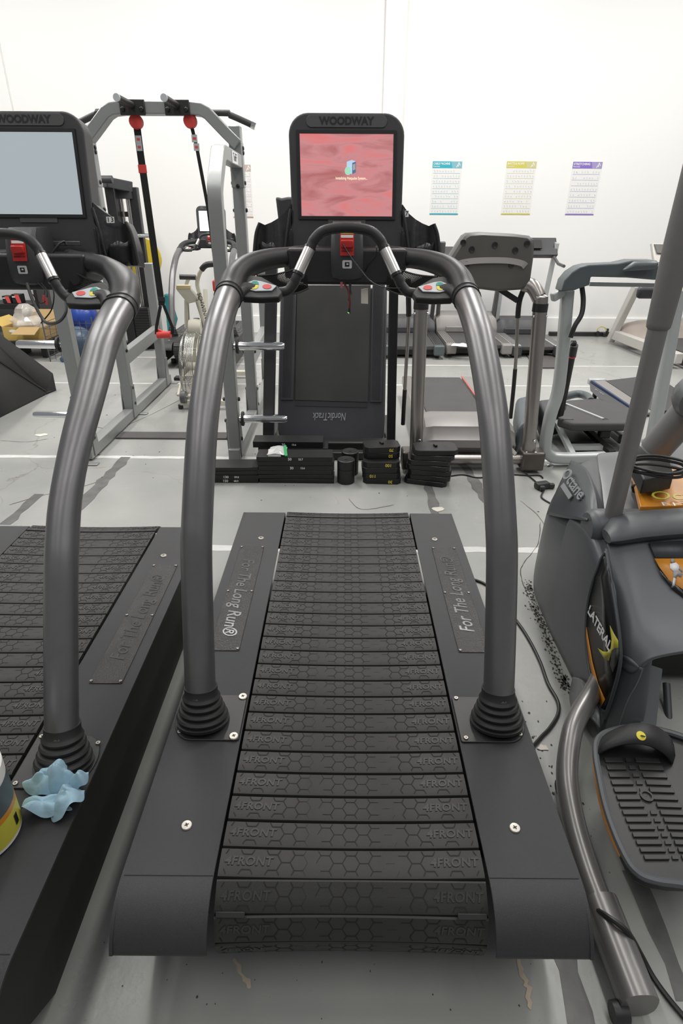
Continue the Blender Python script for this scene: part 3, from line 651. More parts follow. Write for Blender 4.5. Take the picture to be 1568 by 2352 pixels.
bolt_me = MB().lathe([(0.013, 0), (0.013, 0.008), (0.008, 0.012), (0.0001, 0.012)], n=10).data('bolt', BOLT)
def bolt(p, axis, par):
    o = mobj('bolt', bolt_me, par); o.location = V(p) - RO; o.rotation_mode = 'QUATERNION'; o.rotation_quaternion = V((0, 0, 1)).rotation_difference(V(axis)); return o
for sx, X in ((1, XR), (-1, XL)):
    p = rpart(MB().sweep(crv([(X, YN, 0.06), (X, YN, 0.5), (X, YN, 1.0), (X, YN, zn), (X, YN + 0.03, zn + 0.10), (X, YN + 0.12, za - 0.07), (X, YN + 0.20, za), (X, YN + 0.32, za + 0.005)], 3) + [V((X, YM - 0.04, za))], SQ, (1, 0, 0)), 'front_post')
    for z in (0.14, 0.26, 0.40):
        for s_ in (-1, 1): bolt((X + s_ * 0.042, YN - 0.01, z), (s_, 0, 0), p)
    p2 = rpart(MB().bar((X, YM, 0.06), (X, YM, ztop), 0.075, 0.075, (0, 1, 0)), 'rear_upright')
    for z in (0.12, 0.24, 0.52, ztop - 0.12, za + 0.05, za - 0.12, za - 0.28):
        for s_ in (-1, 1): bolt((X + s_ * 0.0375, YM, z), (s_, 0, 0), p2)
    for z in (za + 0.02, za - 0.14): bolt((X, YM - 0.0375, z), (0, -1, 0), p2)
    rpart(MB().box((X, YM - 0.002, za - 0.02), (0.082, 0.082, 0.26)), 'clamp_sleeve', par=p2)
    zb_ = py(345, 604, YB).z
    rpart(MB().bar((X, YB, 0.06), (X, YB, zb_), 0.075, 0.075, (0, 1, 0)), 'back_post')
    rpart(MB().box((X, (YN + YB) / 2 + 0.02, 0.0475), (0.075, YB - YN + 0.18, 0.075)), 'base_rail')
    for Y in (YN - 0.13, YB + 0.10, 4.55): rpart(MB().box((X + sx * -0.03, Y, 0.005), (0.13, 0.05, 0.010)), 'foot_plate')
    for Y, dr in ((YN, 1), (YM, -1), (YB, -1)):
        for s_ in (-1, 1): rpart(MB().prism([(X + s_ * 0.0385, Y + dr * 0.06, 0.02), (X + s_ * 0.0385, Y - dr * 0.03, 0.02), (X + s_ * 0.0385, Y - dr * 0.03, 0.26), (X + s_ * 0.0385, Y + dr * 0.02, 0.26)], (s_ * 0.006, 0, 0)), 'gusset', bevel=0)
    rpart(MB().bar((X, YM + 0.04, 0.46), (X, YB - 0.02, 0.50), 0.06, 0.10, (0, 0, 1)), 'side_brace')
    # chrome plate pegs on the outside
    for (Y, pyx) in ((YN, 795 if sx > 0 else 791), (YN, 962 if sx > 0 else 953)):
        z = py(600 if sx > 0 else 80, pyx, Y).z; x0 = X + sx * 0.04; ln = 0.30 if sx > 0 else 0.27
        pg = rpart(MB().lathe([(0.0001, ln + 0.006), (0.018, ln + 0.004), (0.0245, ln - 0.012), (0.0245, 0.0)], (x0, Y, z), (sx, 0, 0), 20), 'plate_peg', CHROME, bevel=0)
        rpart(MB().lathe([(0.025, 0.0), (0.045, 0.002), (0.047, 0.010), (0.045, 0.016), (0.025, 0.018)], (x0 + sx * 0.012, Y, z), (sx, 0, 0), 20), 'peg_collar', BOOTM, pg, bevel=0)
    z = py(565, 604, YM).z
    pg = rpart(MB().lathe([(0.0001, 0.262), (0.018, 0.26), (0.0245, 0.245), (0.0245, 0.0)], (X + sx * 0.04, YM, z), (sx, 0, 0), 20), 'plate_peg', CHROME, bevel=0)
    rpart(MB().lathe([(0.025, 0.0), (0.060, 0.002), (0.062, 0.010), (0.060, 0.016), (0.025, 0.018)], (X + sx * 0.10, YM, z), (sx, 0, 0), 20), 'peg_collar', BOOTM, pg, bevel=0)
    # hook rack strip (toothed) on the back of the upright
    mb = MB()
    for i in range(12): mb.prism([(X - 0.02, YM + 0.038, 0.75 + i * 0.09), (X - 0.02, YM + 0.07, 0.775 + i * 0.09), (X - 0.02, YM + 0.07, 0.80 + i * 0.09), (X - 0.02, YM + 0.038, 0.83 + i * 0.09)], (0.04, 0, 0))
    rpart(mb, 'catch_strip', RACKM, p2, 0)
# badge on the right arm
lp_ = rpart(MB().box((XR + 0.0385, YN + 0.50, za), (0.003, 0.20, 0.062)), 'badge', WHITE, bevel=0)
lettering('TuFF', rl_((XR + 0.041, YN + 0.50, za)), (0, 1, 0), (0, 0, 1), 0.060, BLACK, lp_, 0.0003)
# arch over the top
AY = YM - 0.02
ap = [py(548, 334, AY), py(520, 306, AY), py(478, 262, AY), py(462, 253, AY), py(440, 250, AY), py(366, 250, AY)]
mid = (XR + XL) / 2; zt_ = ap[-1].z
half = [V((p.x, AY, p.z)) for p in ap[:-1]]
arch = half + [V((mid, AY, half[-1].z))] + [V((2 * mid - p.x, AY, p.z)) for p in reversed(half)]
ac = rpart(MB().sweep(arch, [(-0.034, -0.05), (0.034, -0.05), (0.034, 0.05), (-0.034, 0.05)], (0, 1, 0)), 'arch')
for x0, x1 in ((276, 334), (379, 436)):
    a, b = py(x0, 252, AY - 0.05), py(x1, 252, AY - 0.05)
    pl = rpart(MB().box(((a.x + b.x) / 2, AY - 0.055, zt_), (b.x - a.x, 0.012, 0.082)), 'grip_plate', BOOTM, ac, 0.004)
    for x in (a.x + 0.02, b.x - 0.02): bolt((x, AY - 0.062, zt_ - 0.01), (0, -1, 0), ac)
    c = V(((a.x + b.x) / 2, AY - 0.06, zt_ + 0.01)); st = rpart(MB().cyl(c, c + V((-0.02, -0.20, 0.01)), 0.02, 16), 'chin_grip', BLKPL, ac, 0)
    e = c + V((-0.02, -0.20, 0.01)); rpart(MB().cyl(e, e + V((-0.001, -0.012, 0)), 0.0205, 16), 'grip_cap', KEYP, ac, 0)
# wide pull-up bar behind the arch
BARM = mat('dark_knurled_bar', (0.05, 0.05, 0.052), 0.5, 0.3, 0.15, 200)
bp_ = [py(586, 291, 4.56), py(570, 283, 4.56), py(527, 264, 4.56), py(505, 259, 4.56)]
bl = [V((2 * mid - p.x, p.y, p.z)) for p in reversed(bp_)]
pb = rpart(MB().tube(bp_[:1] + crv(bp_[1:] + bl[:-1], 4) + bl[-1:], 0.019, 14), 'pull_up_bar', BARM, rk, 0)
for s_, a, b in ((1, bp_[0], bp_[1]), (-1, bl[-1], bl[-2])): rpart(MB().cyl(a + (b - a) * -0.02, a + (b - a) * 0.55, 0.0205, 14), 'bar_cap', CHROME, pb, 0)
# flat base plate joining the two sides
rpart(MB().box((mid, 4.03, 0.006), (XR - XL - 0.08, 0.13, 0.012)), 'base_plate', mat('dark_rubber_strip', (0.075, 0.07, 0.07), 0.7, 0, 0.15, 40), rk, 0.002)
# ---- suspension straps hanging from the arch
STRAPM = mat('black_webbing', (0.010, 0.010, 0.010), 0.75, 0, 0.2, 200)
REDF = mat('red_foam', (0.70, 0.06, 0.05), 0.6, 0, 0.1, 60)
def ribbon(mb, pts, w, t=0.003, across=(1, 0, 0)):
    return mb.sweep(pts, [(-w / 2, -t / 2), (w / 2, -t / 2), (w / 2, t / 2), (-w / 2, t / 2)], V((0, -1, 0)) if across[0] else V((1, 0, 0)))
def strap(label, pts, wpx, handle, wide):
    Y = AY - 0.0; top = py(pts[0][0], pts[0][1], Y); o = thing('suspension_strap', label, 'exercise strap', top, 0, 'suspension straps hanging from the rack')
    L_ = lambda p: p - top
    P = [L_(py(x, y, Y)) for x, y in pts]
    MB().lathe([(0.001, -0.035), (0.038, -0.03), (0.043, 0), (0.038, 0.03), (0.001, 0.035)], P[0] + V((0, 0, 0.0)), (0, 1, 0), 18).build('anchor_pad', REDF, o)
    mb = MB(); ribbon(mb, P, wide, 0.004, (1 if wide > 0.02 else 0, 0, 0)); mb.build('webbing', STRAPM, o)
    for y in ((320, 338) if handle else (318, 338)):
        i = pts[0]; f_ = (y - pts[0][1]) / (pts[-1][1] - pts[0][1]); p = P[0].lerp(P[-1], f_) if len(P) < 3 else P[0].lerp(P[1], (y - pts[0][1]) / (pts[1][1] - pts[0][1]))
        MB().box(p + V((0, -0.004, 0)), (0.036, 0.003, 0.042)).build('care_label', KEYP, o); MB().box(p + V((0, -0.006, 0.0)), (0.02, 0.001, 0.014)).build('label_mark', REDP, o)
    return o, top
s1, t1 = strap('black suspension strap with a red triangular hand grip hanging left inside the rack', [(313, 280), (322, 350), (352, 560), (370, 690)], 0, True, 0.045)
L1 = lambda x, y: py(x, y, AY) - t1
MB().box(L1(327, 388), (0.055, 0.008, 0.05)).build('adjuster', REDF, s1, bevel=0.004)
MB().box(L1(371, 687), (0.05, 0.012, 0.03)).build('buckle', BLKPL, s1, bevel=0.002)
ribbon(MB(), [L1(371, 690), L1(371, 702)], 0.045).build('webbing', STRAPM, s1)
for x in (359, 396): ribbon(MB(), [L1(371 + (x - 371) * 0.2, 702), L1(x, 752), L1(x, 768)], 0.022).build('handle_strap', STRAPM, s1)
MB().cyl(L1(361, 770), L1(392, 768), 0.024, 14).build('hand_grip', REDF, s1)
MB().prism([L1(362, 756), L1(372, 761), L1(392, 764), L1(392, 768), L1(362, 768)], (0, 0.02, 0)).build('foot_cradle', REDF, s1)
s2, t2 = strap('black suspension strap seen edge-on hanging right inside the rack', [(437, 278), (452, 340), (478, 480), (494, 610), (501, 700)], 0, False, 0.022)
L2 = lambda x, y: py(x, y, AY) - t2
MB().box(L2(498, 656), (0.055, 0.05, 0.075)).build('adjuster', REDF, s2, bevel=0.01)
# ================================================================== middle distance
DGREY = mat('dark_grey_plastic', (0.045, 0.045, 0.05), 0.45, 0, 0.12, 12, 0.1, 400)
DECKM = mat('charcoal_deck_plastic', (0.068, 0.069, 0.076), 0.42, 0, 0.10, 9, 0.15, 500)
BELTM = mat('grey_running_belt', (0.055, 0.054, 0.054), 0.6, 0, 0.22, 5, 0.2, 500)
IRON = mat('black_weight_plate', (0.012, 0.012, 0.0125), 0.45, 0, 0.3, 25, 0.3, 150)
TAUPE = mat('taupe_plastic', (0.105, 0.098, 0.090), 0.48, 0, 0.1, 8, 0.15, 600)
TAUPEL = mat('light_taupe_plastic', (0.25, 0.235, 0.225), 0.40, 0.15, 0.06, 8)
SILV = mat('silver_taupe_metal', (0.36, 0.335, 0.315), 0.30, 0.85, 0.06, 14, 0.05, 300)
SILVD = mat('dark_taupe_metal', (0.13, 0.115, 0.105), 0.35, 0.7, 0.1, 14)
LGREY = mat('light_grey_frame_paint', (0.44, 0.46, 0.455), 0.34, 0.2, 0.04, 20)
TEAL = mat('slate_teal_plastic', (0.082, 0.098, 0.105), 0.42, 0, 0.08, 12, 0.1, 500)
TAG = mat('cream_paper_tag', (0.66, 0.62, 0.55), 0.7, 0, 0.04, 30)
class Grp:
    """thing whose parts are given in world coordinates"""
    def __init__(s, name, label, cat, loc, group=None): s.o = thing(name, label, cat, loc, 0, group); s.L = V(loc)
    def part(s, mb, name, m, par=None, bevel=0.0, seg=2, **k):
        mb.v = [tuple(V(p) - s.L) for p in mb.v]; return mb.build(name, m, par or s.o, bevel=bevel, seg=seg, **k)
    def text(s, t, o, x, up, size, m, par=None, **k): return lettering(t, V(o) - s.L, x, up, size, m, par or s.o, **k)
# ---- folded treadmill standing on end
g = Grp('folded_treadmill', 'charcoal folding treadmill standing with its deck folded upright behind the centre', 'treadmill', (0.0, 3.85, 0))
ft, fb = 4.20, 3.86; nz = V((0, -1, 0.30)).normalized()
FP = V((0, 3.86, 0.12))
def fd(x, y): return pp(x, y, FP, V((0, -1, 0.28)))
out = [(644, 660), (639, 880), (637, 985), (642, 1005), (655, 1015), (860, 1021), (873, 1016), (881, 1003), (884, 960), (887, 800), (889, 660)]
P = [fd(*p) for p in out]; g.part(MB().prism(P, -nz * 0.09), 'deck', DECKM, bevel=0.012, seg=3)
g.part(MB().prism([fd(*p) + nz * 0.001 for p in ((682, 655), (677, 919), (845, 924), (851, 655))], nz * 0.006), 'running_belt', BELTM, bevel=0.002)
for a, b in (((650, 655), (645, 919)), ((855, 655), (849, 924))):
    w_ = 31 if a[0] < 700 else 29; pr = g.part(MB().prism([fd(*p) + nz * 0.001 for p in ((a[0], a[1]), (b[0], b[1]), (b[0] + w_ - 2, b[1]), (a[0] + w_, a[1]))], nz * 0.012), 'foot_rail', DECKM, bevel=0.003)
    for i in range(7):
        dx = 4 + i * 3.2; g.part(MB().bar(fd(a[0] + dx, a[1]) + nz * 0.014, fd(b[0] + dx * 0.95, b[1] - 6) + nz * 0.014, 0.004, 0.003, nz), 'ridge', DGREY, pr)
g.part(MB().prism([fd(*p) + nz * 0.001 for p in ((679, 921), (678, 932), (842, 936), (843, 925))], nz * 0.004), 'belt_guard', DGREY)
g.text('NordicTrack', fd(757, 956) + nz * 0.004, (-1, 0, 0.0), (0, -0.2, -1), 0.075, KEYP, shear=0.2, ext=0.001, width=0.225)
for pts, w_, m in ((((629, 640, 3.78), (615, 1004, 3.70)), 0.07, DGREY), (((902, 640, 3.72), (897, 1036, 3.62)), 0.052, IRON)):
    a, b = py(*pts[0]), py(*pts[1]); g.part(MB().bar(V((a.x, a.y, 1.32)), V((b.x, b.y, 0.05)), w_, 0.07, (0, 1, 0)), 'upright', m, bevel=0.006)
a, b = py(615, 1004, 3.70), py(900, 1036, 3.62); g.part(MB().box(((a.x + b.x) / 2, 3.75, 0.055), (b.x - a.x + 0.05, 0.10, 0.06)), 'base_bar', IRON, bevel=0.01)
for x in (a.x, b.x): g.part(MB().box((x, 3.95, 0.045), (0.07, 0.75, 0.07)), 'base_rail', IRON, bevel=0.01)
g.part(MB().box(((a.x + b.x) / 2, 3.62, 0.03), (0.55, 0.06, 0.05)), 'front_foot', IRON, bevel=0.008)
# its console seen from behind
con = [(632, 451), (646, 455), (660, 452), (900, 452), (905, 640), (655, 640)]
c3 = g.part(MB().prism([py(x, y, 3.40) for x, y in con], (0, 0.09, 0.0)), 'console', DGREY, bevel=0.012)
g.part(MB().box((py(770, 640, 3.45).x, 3.47, 1.30), (0.66, 0.08, 0.10)), 'handle_bar', DGREY, bevel=0.02)
g.part(MB().prism([py(*p, 3.50) for p in ((829, 664), (845, 662), (845, 698), (829, 697))], (0, 0.002, 0)), 'paper_tag', TAG)
# ---- selectorised weight plates
def plate_data(w, d, h, num=None, yellow=False, holes=((0, 0.0, 0.016), (0.055, 0, 0.007))):
    mb = MB(); mb.box((0, 0, h / 2), (w, d, h))
    for hx, hy, r in holes: mb.lathe([(r, h + 0.0004), (0.0001, h + 0.0004)], (hx, hy, 0), n=14, mi=1)
    mb.lathe([(0.006, 0), (0.0001, 0)], (0, -d / 2 - 0.0005, h / 2), (0, -1, 0), 10, 1)
    if num:
        for s_, xx in zip(num, (-0.028, 0.036)):
            me = text_mesh(s_, 0.022 if xx < 0 else 0.016, 0.0002, 0, 0.0004); T = frame((xx, -d / 2 - 0.0008, h / 2), (1, 0, 0), (0, 0, 1)); mb.mesh(me, T, 2)
    return mb.data('weight_plate', [IRON, BLACK, YELLOW if yellow else WHITE])
def plate(data, loc, rz, label, group):
    o = mobj('weight_plate', data); o.location = loc; o.rotation_euler = (0, 0, rz); b = o.modifiers.new('bevel', 'BEVEL'); b.width = 0.003; b.segments = 1; b.limit_method = 'ANGLE'; b.angle_limit = 0.7
    return tag(o, label, 'weight plate', group)
ordn = ['lowest', 'second lowest', 'third from the floor', 'fourth from the floor', 'fifth from the floor', 'sixth from the floor']
Ax0, Ax1 = pz(462, 1113).x, pz(592, 1113).x; W_ = Ax1 - Ax0
da = {None: plate_data(W_, 0.13, 0.0245), 150: plate_data(W_, 0.13, 0.0245, ('150', '68.0')), 130: plate_data(W_, 0.13, 0.0245, ('130', '59.0'))}
for i in range(4): plate(da[(150, 130, None, None)[i]], ((Ax0 + Ax1) / 2 + 0.004 * (i % 2), 3.285, 0.025 * i), 0.01 * i, 'black flat weight plate, %s of the low stack by the left upright' % ordn[i], 'low stack of weight plates')
Bx0, Bx1 = pz(595, 1112).x, pz(767, 1112).x; WB = Bx1 - Bx0
db = {None: plate_data(WB, 0.13, 0.0275), 30: plate_data(WB, 0.13, 0.0275, ('30', '13.6')), 50: plate_data(WB, 0.13, 0.0275, ('50', '22.7'))}
for i in range(6): plate(db[(None, None, None, 30, None, 50)[i]], ((Bx0 + Bx1) / 2 - 0.005 * (i % 3), 3.285, 0.028 * i), 0.004 * (i - 2), 'black flat weight plate, %s of the wide middle stack' % ordn[i], 'wide middle stack of weight plates')
a, b = py(583, 1030, 3.44), py(742, 1030, 3.44)
for i in range(5): plate(plate_data(b.x - a.x, 0.12, 0.038) if i < 4 else plate_data(b.x - a.x, 0.12, 0.038, ('30', '13.6')), ((a.x + b.x) / 2 + (0.03 if i < 4 else 0), 3.47, 0.0385 * i), 0, 'black flat weight plate, %s of the stack behind the wide middle one' % ordn[i], 'rear stack of weight plates')
# round weights
for x, Y, h, lab in ((794, 3.25, 0.148, 'front black cylinder weight between two plate stacks'), (803, 3.38, 0.150, 'rear black cylinder weight half hidden behind its twin')):
    c = py(x, 1100, Y); r = 0.052; o = MB().lathe([(0.0001, h), (0.008, h), (0.008, h - 0.002), (r - 0.006, h), (r, h - 0.004), (r, h * 0.62), (r - 0.003, h * 0.61), (r, h * 0.60), (r, 0.004), (r - 0.004, 0), (0.0001, 0)], n=28).build('cylinder_weight', IRON); o.location = (c.x, Y, 0); tag(o, lab, 'weight', 'round cylinder weights')
# plates with yellow numbers
def hexplate(w, d, h, num, nx=0.0, lump=False):
    mb = MB(); c = 0.022; pts = [(-w / 2, -d / 2 + c), (-w / 2 + c, -d / 2), (w / 2 - c, -d / 2), (w / 2, -d / 2 + c), (w / 2, d / 2 - c), (w / 2 - c, d / 2), (-w / 2 + c, d / 2), (-w / 2, d / 2 - c)]
    mb.prism([V((x, y, 0)) for x, y in pts], (0, 0, h))
    for hx, r in ((-0.06, 0.012), (0.06, 0.012), (0.0, 0.020)): mb.lathe([(r, h + 0.0004), (0.0001, h + 0.0004)], (hx, 0.0, 0), n=14, mi=1)
    if lump: mb.box((0, 0.0, h + 0.006), (0.016, 0.03, 0.012), Matrix.Rotation(0.4, 3, 'Z'), 0)
    if num: mb.mesh(text_mesh(num, 0.026, 0.0002, 0, 0.0006), frame((nx, -d / 2 - 0.001, h / 2), (-1, 0, 0), (0, 0, -1)), 2)
    return mb.data('weight_plate', [IRON, BLACK, YELLOW])
Dx0, Dx1 = pz(832, 1113).x, pz(919, 1113).x; WD = Dx1 - Dx0; cxx = (Dx0 + Dx1) / 2
for i, (num, nx) in enumerate((('30', 0.05), ('110', -0.05), (None, 0), ('100', 0.04))): plate(hexplate(WD - 0.01 * (i == 3), 0.14, 0.034, num, nx), (cxx + (0.006, 0.0, -0.004, -0.002)[i], 3.285, 0.035 * i), (-0.05, -0.03, 0.01, 0)[i], 'chamfered black plate, %s of the yellow-numbered stack' % ordn[i], 'yellow-numbered weight plates')
for i, num in enumerate(('50', '70')): plate(hexplate(WD - 0.012, 0.13, 0.036, num, 0.05, i == 1), (cxx, 3.30 + 0.035, 0.14 + 0.0365 * i), 0.05 + 0.05 * i, ('chamfered black plate marked 50 under the topmost yellow-numbered plate', 'topmost chamfered black plate marked 70 with yellow numerals')[i], 'yellow-numbered weight plates')
# taped bundle of plates
Ex0, Ex1 = py(938, 1100, 3.22).x, py(1036, 1100, 3.22).x; ec = V(((Ex0 + Ex1) / 2, 3.27, 0))
TAPE = mat('black_tape_wrap', (0.014, 0.014, 0.015), 0.28, 0, 0.3, 30, 0.6, 60)
dt = hexplate(Ex1 - Ex0, 0.15, 0.031, None)
for i in range(7):
    o = plate(dt, ec + V((0.012 * math.sin(i * 1.3) + (0.004 * i - 0.012), 0, 0.032 * i)), (-0.28, -0.24, -0.16, -0.20, -0.12, -0.10, 0.02)[i], 'black tape-wrapped weight plate, %s of the leaning bundle' % (ordn[i] if i < 6 else 'topmost'), 'taped bundle of weight plates')
    if i < 6: o.data = dt.copy(); o.data.materials[0] = TAPE
    else: o.data = hexplate(Ex1 - Ex0, 0.15, 0.031, None, 0, True)
# ---- plastic bag on the middle stack
PLAST = mat('clear_plastic_film', (0.72, 0.73, 0.72), 0.18, 0, 0.2, 30, 0.6, 25, alpha=0.75)
PAPER = mat('white_packing_slip', (0.74, 0.73, 0.71), 0.6, 0, 0.05, 60)
GSTR = mat('green_zip_strip', (0.03, 0.40, 0.12), 0.4, 0, 0.1, 40)
bz = 0.168; c0 = py(636, 1030, 3.27); rnd = random.Random(2)
bgt = thing('plastic_bag', 'crumpled clear plastic bag with a green strip on the black plates', 'plastic bag', (c0.x, 3.27, bz))
n = 9; vs = []
for i in range(n):
    for j in range(n):
        u, v = i / (n - 1) - 0.5, j / (n - 1) - 0.5; vs.append(V((u * 0.105 + 0.012 * v, v * 0.11, 0.012 + 0.028 * (1 - 4 * u * u) * (1 - 2.5 * v * v) * rnd.uniform(0.5, 1.1) + 0.02 * max(0, v))))
MB().add(vs, [(i * n + j, (i + 1) * n + j, (i + 1) * n + j + 1, i * n + j + 1) for i in range(n - 1) for j in range(n - 1)]).build('film', PLAST, bgt, solid=0.001, sub=1, fix=False)
MB().box((-0.012, -0.028, 0.016), (0.075, 0.05, 0.012), Matrix.Rotation(0.5, 3, 'X')).build('paper_slip', PAPER, bgt)
MB().box((0.050, -0.005, 0.022), (0.016, 0.105, 0.006), Matrix.Rotation(0.15, 3, 'Z') @ Matrix.Rotation(0.25, 3, 'X')).build('zip_strip', GSTR, bgt)
# ---- silver treadmill seen from the front, right of centre
g = Grp('silver_treadmill', 'silver treadmill with a taupe console back seen from its front right of centre', 'treadmill', (0.85, 3.6, 0))
SY = 3.44
def up2(bx, by, tx, ty):
    b, t_ = py(bx, by, SY), py(tx, ty, SY + 0.02); return V((b.x, SY, 0.10)), t_
lb, lt = up2(955, 1040, 967, 700); rb, rt = up2(1212, 1050, 1240, 706)
consY = SY + 0.10
for s_, b, t_, jx, jy in ((-1, lb, lt, 985, 668), (1, rb, rt, 1205, 664)):
    j = py(jx, jy, SY + 0.06); u = g.part(MB().tube(crv([b, b.lerp(t_, 0.4), t_, t_ + V((-s_ * 0.012, 0.01, 0.05)), t_.lerp(j, 0.55) + V((0, 0.02, 0.055)), j + V((0, 0.03, 0.02))], 6), 0.040, 20), 'upright', SILV)
    g.part(MB().cyl(t_ - V((0, 0, 0.022)), t_ + V((0, 0, 0.022)), 0.0425, 20), 'collar', BLKSM, u)
    for dx in (-0.036, 0.036): g.part(MB().lathe([(0.008, 0), (0.006, 0.006), (0.0001, 0.007)], t_ + V((dx, -0.02, -0.045)), (dx, -0.02, 0), 10), 'screw', CHROME, u)
    g.part(MB().box(V((b.x + s_ * 0.02, SY, 0.08)), (0.14, 0.12, 0.12)), 'bracket', SILVD, u, bevel=0.012)
    for dx, dz in ((-0.025, 0.135), (0.03, 0.135), (0.012, 0.21)): g.part(MB().lathe([(0.009, 0), (0.006, 0.005), (0.0001, 0.006)], V((b.x + dx, SY - 0.040, dz)), (0, -1, 0), 10), 'bolt', CHROME, u)
co = [(1070, 535), (1100, 533), (1180, 537), (1212, 541), (1221, 549), (1223, 560), (1221, 590), (1213, 648), (1206, 658), (1196, 664), (1139, 668), (1083, 661), (1050, 638), (1024, 612), (1021, 604), (1030, 588), (1050, 556), (1060, 541)]
base_ = [py(x, y, consY) for x, y in co]; cen = sum(base_, V()) / len(base_)
rings = [[cen + (p - cen) * k + V((0, dy, 0)) for p in base_] for k, dy in ((0.90, -0.062), (0.97, -0.05), (1.0, -0.02), (1.0, 0.03), (0.93, 0.06))]
cn = g.part(MB().loft(rings, 0, True), 'console_back', TAUPE)
lipc = [py(x, y, consY - 0.055) for x, y in ((1042, 612), (1060, 603), (1100, 598), (1160, 598), (1195, 604), (1205, 612))]
g.part(MB().sweep(crv(lipc, 4), [(-0.02, -0.004), (0.02, -0.004), (0.02, 0.012), (-0.02, 0.012)], (0, -1, 0.4)), 'lip', TAUPEL, cn)
for x, y in ((1063, 557), (1136, 563), (1210, 560), (1083, 573), (1183, 575), (1071, 607), (1174, 608)):
    c = py(x, y, consY - 0.064); g.part(MB().lathe([(0.016, 0), (0.015, 0.004), (0.009, 0.002), (0.0001, 0.001)], c, (0, -1, 0), 14), 'screw_boss', BLKSM, cn)
# motor hood, deck, belt
zh = 0.20; hood = [py(972, 1003, 3.50), py(972, 985, 3.48), py(978, 962, 3.55), py(1002, 944, 3.70)]
x0, x1 = py(968, 990, 3.50).x, py(1190, 990, 3.50).x
prof = [(3.50, 0.10), (3.47, 0.14), (3.48, 0.185), (3.52, 0.21), (3.54, 0.255), (3.62, 0.285), (3.74, 0.29), (3.80, 0.27), (3.80, 0.10)]
rings = []
for x, q in ((x0, 0.86), (x0 + 0.03, 0.97), (x0 + 0.08, 1.0), (x1 - 0.12, 1.0), (x1 - 0.05, 0.96), (x1, 0.80)): rings.append([V((x, lerp(3.65, y, q), z * (q if z > 0.15 else 1))) for y, z in prof])
hd = g.part(MB().loft(rings, 0, True), 'motor_hood', TAUPEL)
g.part(MB().box(((x0 + x1) / 2, 3.52, 0.125), (x1 - x0 - 0.02, 0.05, 0.05)), 'hood_skirt', TAUPE, bevel=0.01)
g.part(MB().cyl((lb.x, SY, 0.075), (rb.x, SY, 0.075), 0.030, 20), 'cross_tube', SILV)
Yf = pz(1000, 866, 0.17).y; bx0, bx1 = pz(946, 866, 0.17).x, pz(1056, 866, 0.17).x
g.part(MB().box(((bx0 + bx1) / 2, (3.70 + Yf) / 2, 0.155), (bx1 - bx0, Yf - 3.70, 0.03)), 'running_belt', BELTM, bevel=0.006)
for xa, s_ in ((bx0 - 0.045, -1), (bx1 + 0.055, 1)):
    r_ = g.part(MB().box((xa, (3.70 + Yf) / 2, 0.14), (0.085, Yf - 3.70 + 0.02, 0.075)), 'side_rail', SILV if s_ < 0 else TAUPEL, bevel=0.012)
    if s_ > 0: g.part(MB().bar((xa - 0.045, 3.75, 0.181), (xa - 0.045, Yf, 0.181), 0.008, 0.004), 'red_trim', REDP, r_)
for pts, jn in (((937, 640, 3.55), (938, 690, 3.56), (938, 740, 3.58), (932, 850, 3.60), (928, 920, 3.62), (925, 975, 3.64)), 0.42), (((1207, 655, 3.55), (1193, 690, 3.56), (1188, 740, 3.58), (1186, 800, 3.60), (1180, 880, 3.64), (1172, 960, 3.68)), 0.42):
    P = crv([py(*p) for p in pts], 5); k = int(len(P) * jn); hr_ = g.part(MB().tube(P, 0.0105, 12), 'hand_rail', SILV); g.part(MB().tube(P[:k], 0.0155, 12), 'foam_sleeve', BLKSM, hr_)
    g.part(MB().tube(P[-8:], 0.013, 12), 'rail_end', BLKSM, hr_)
g.part(MB().bar(py(1140, 660, 3.56), py(1187, 690, 3.56), 0.03, 0.03), 'rail_bracket', BLKSM)
# hanging price tag and cable below the console
g.part(MB().prism([py(*p, SY - 0.05) for p in ((1175, 1027), (1187, 1040), (1182, 1047), (1172, 1036))], (0, 0.002, 0)), 'paper_tag', TAG)
# ---- light grey treadmill frame, further right
g = Grp('grey_treadmill', 'light grey treadmill frame with a slate handle bar beyond the elliptical machine', 'treadmill', (1.9, 3.7, 0))
GY = 3.52
for s_, top, mid_, bot, ex in ((-1, (1303, 668), (1284, 880), (1260, 975), (1430, 1040)), (1, (1558, 668), (1530, 830), (1497, 1010), None)):
    t_ = py(*top, GY + 0.06); b_ = py(*bot, GY); m_ = py(*mid_, GY + 0.03)
    pts = [t_, m_, b_ + V((0.0, 0, 0.06)), V((b_.x, GY, 0.14)), V((b_.x + 0.035, GY, 0.075)), V((b_.x + 0.12, GY, 0.055)), V((b_.x + 0.40, GY + 0.02, 0.055))]
    if s_ > 0: pts = [t_, m_, b_, V((b_.x, GY, 0.10)), V((b_.x, GY + 0.1, 0.055)), V((b_.x, GY + 0.8, 0.055))]
    g.part(MB().sweep(crv(pts, 5), [(x, y) for x, y in rrect(0.068, 0.068, 0.02, 3)], (0, 1, 0)), 'post', LGREY)
f0 = py(1258, 1058, GY); g.part(MB().lathe([(0.024, 0.0), (0.022, 0.008), (0.007, 0.012), (0.007, 0.05)], (f0.x + 0.02, GY, 0), n=14), 'levelling_foot', CHROME)
bar = [(1289, 670), (1296, 645), (1312, 626), (1332, 613), (1352, 608), (1420, 605), (1452, 598), (1509, 598), (1512, 604), (1508, 611), (1575, 609), (1575, 646), (1500, 643), (1440, 638), (1357, 636), (1354, 655), (1330, 663), (1317, 668)]
hb = g.part(MB().prism([py(x, y, GY - 0.04) for x, y in bar], (0, 0.12, 0)), 'handle_console', TEAL, bevel=0.012, seg=3)
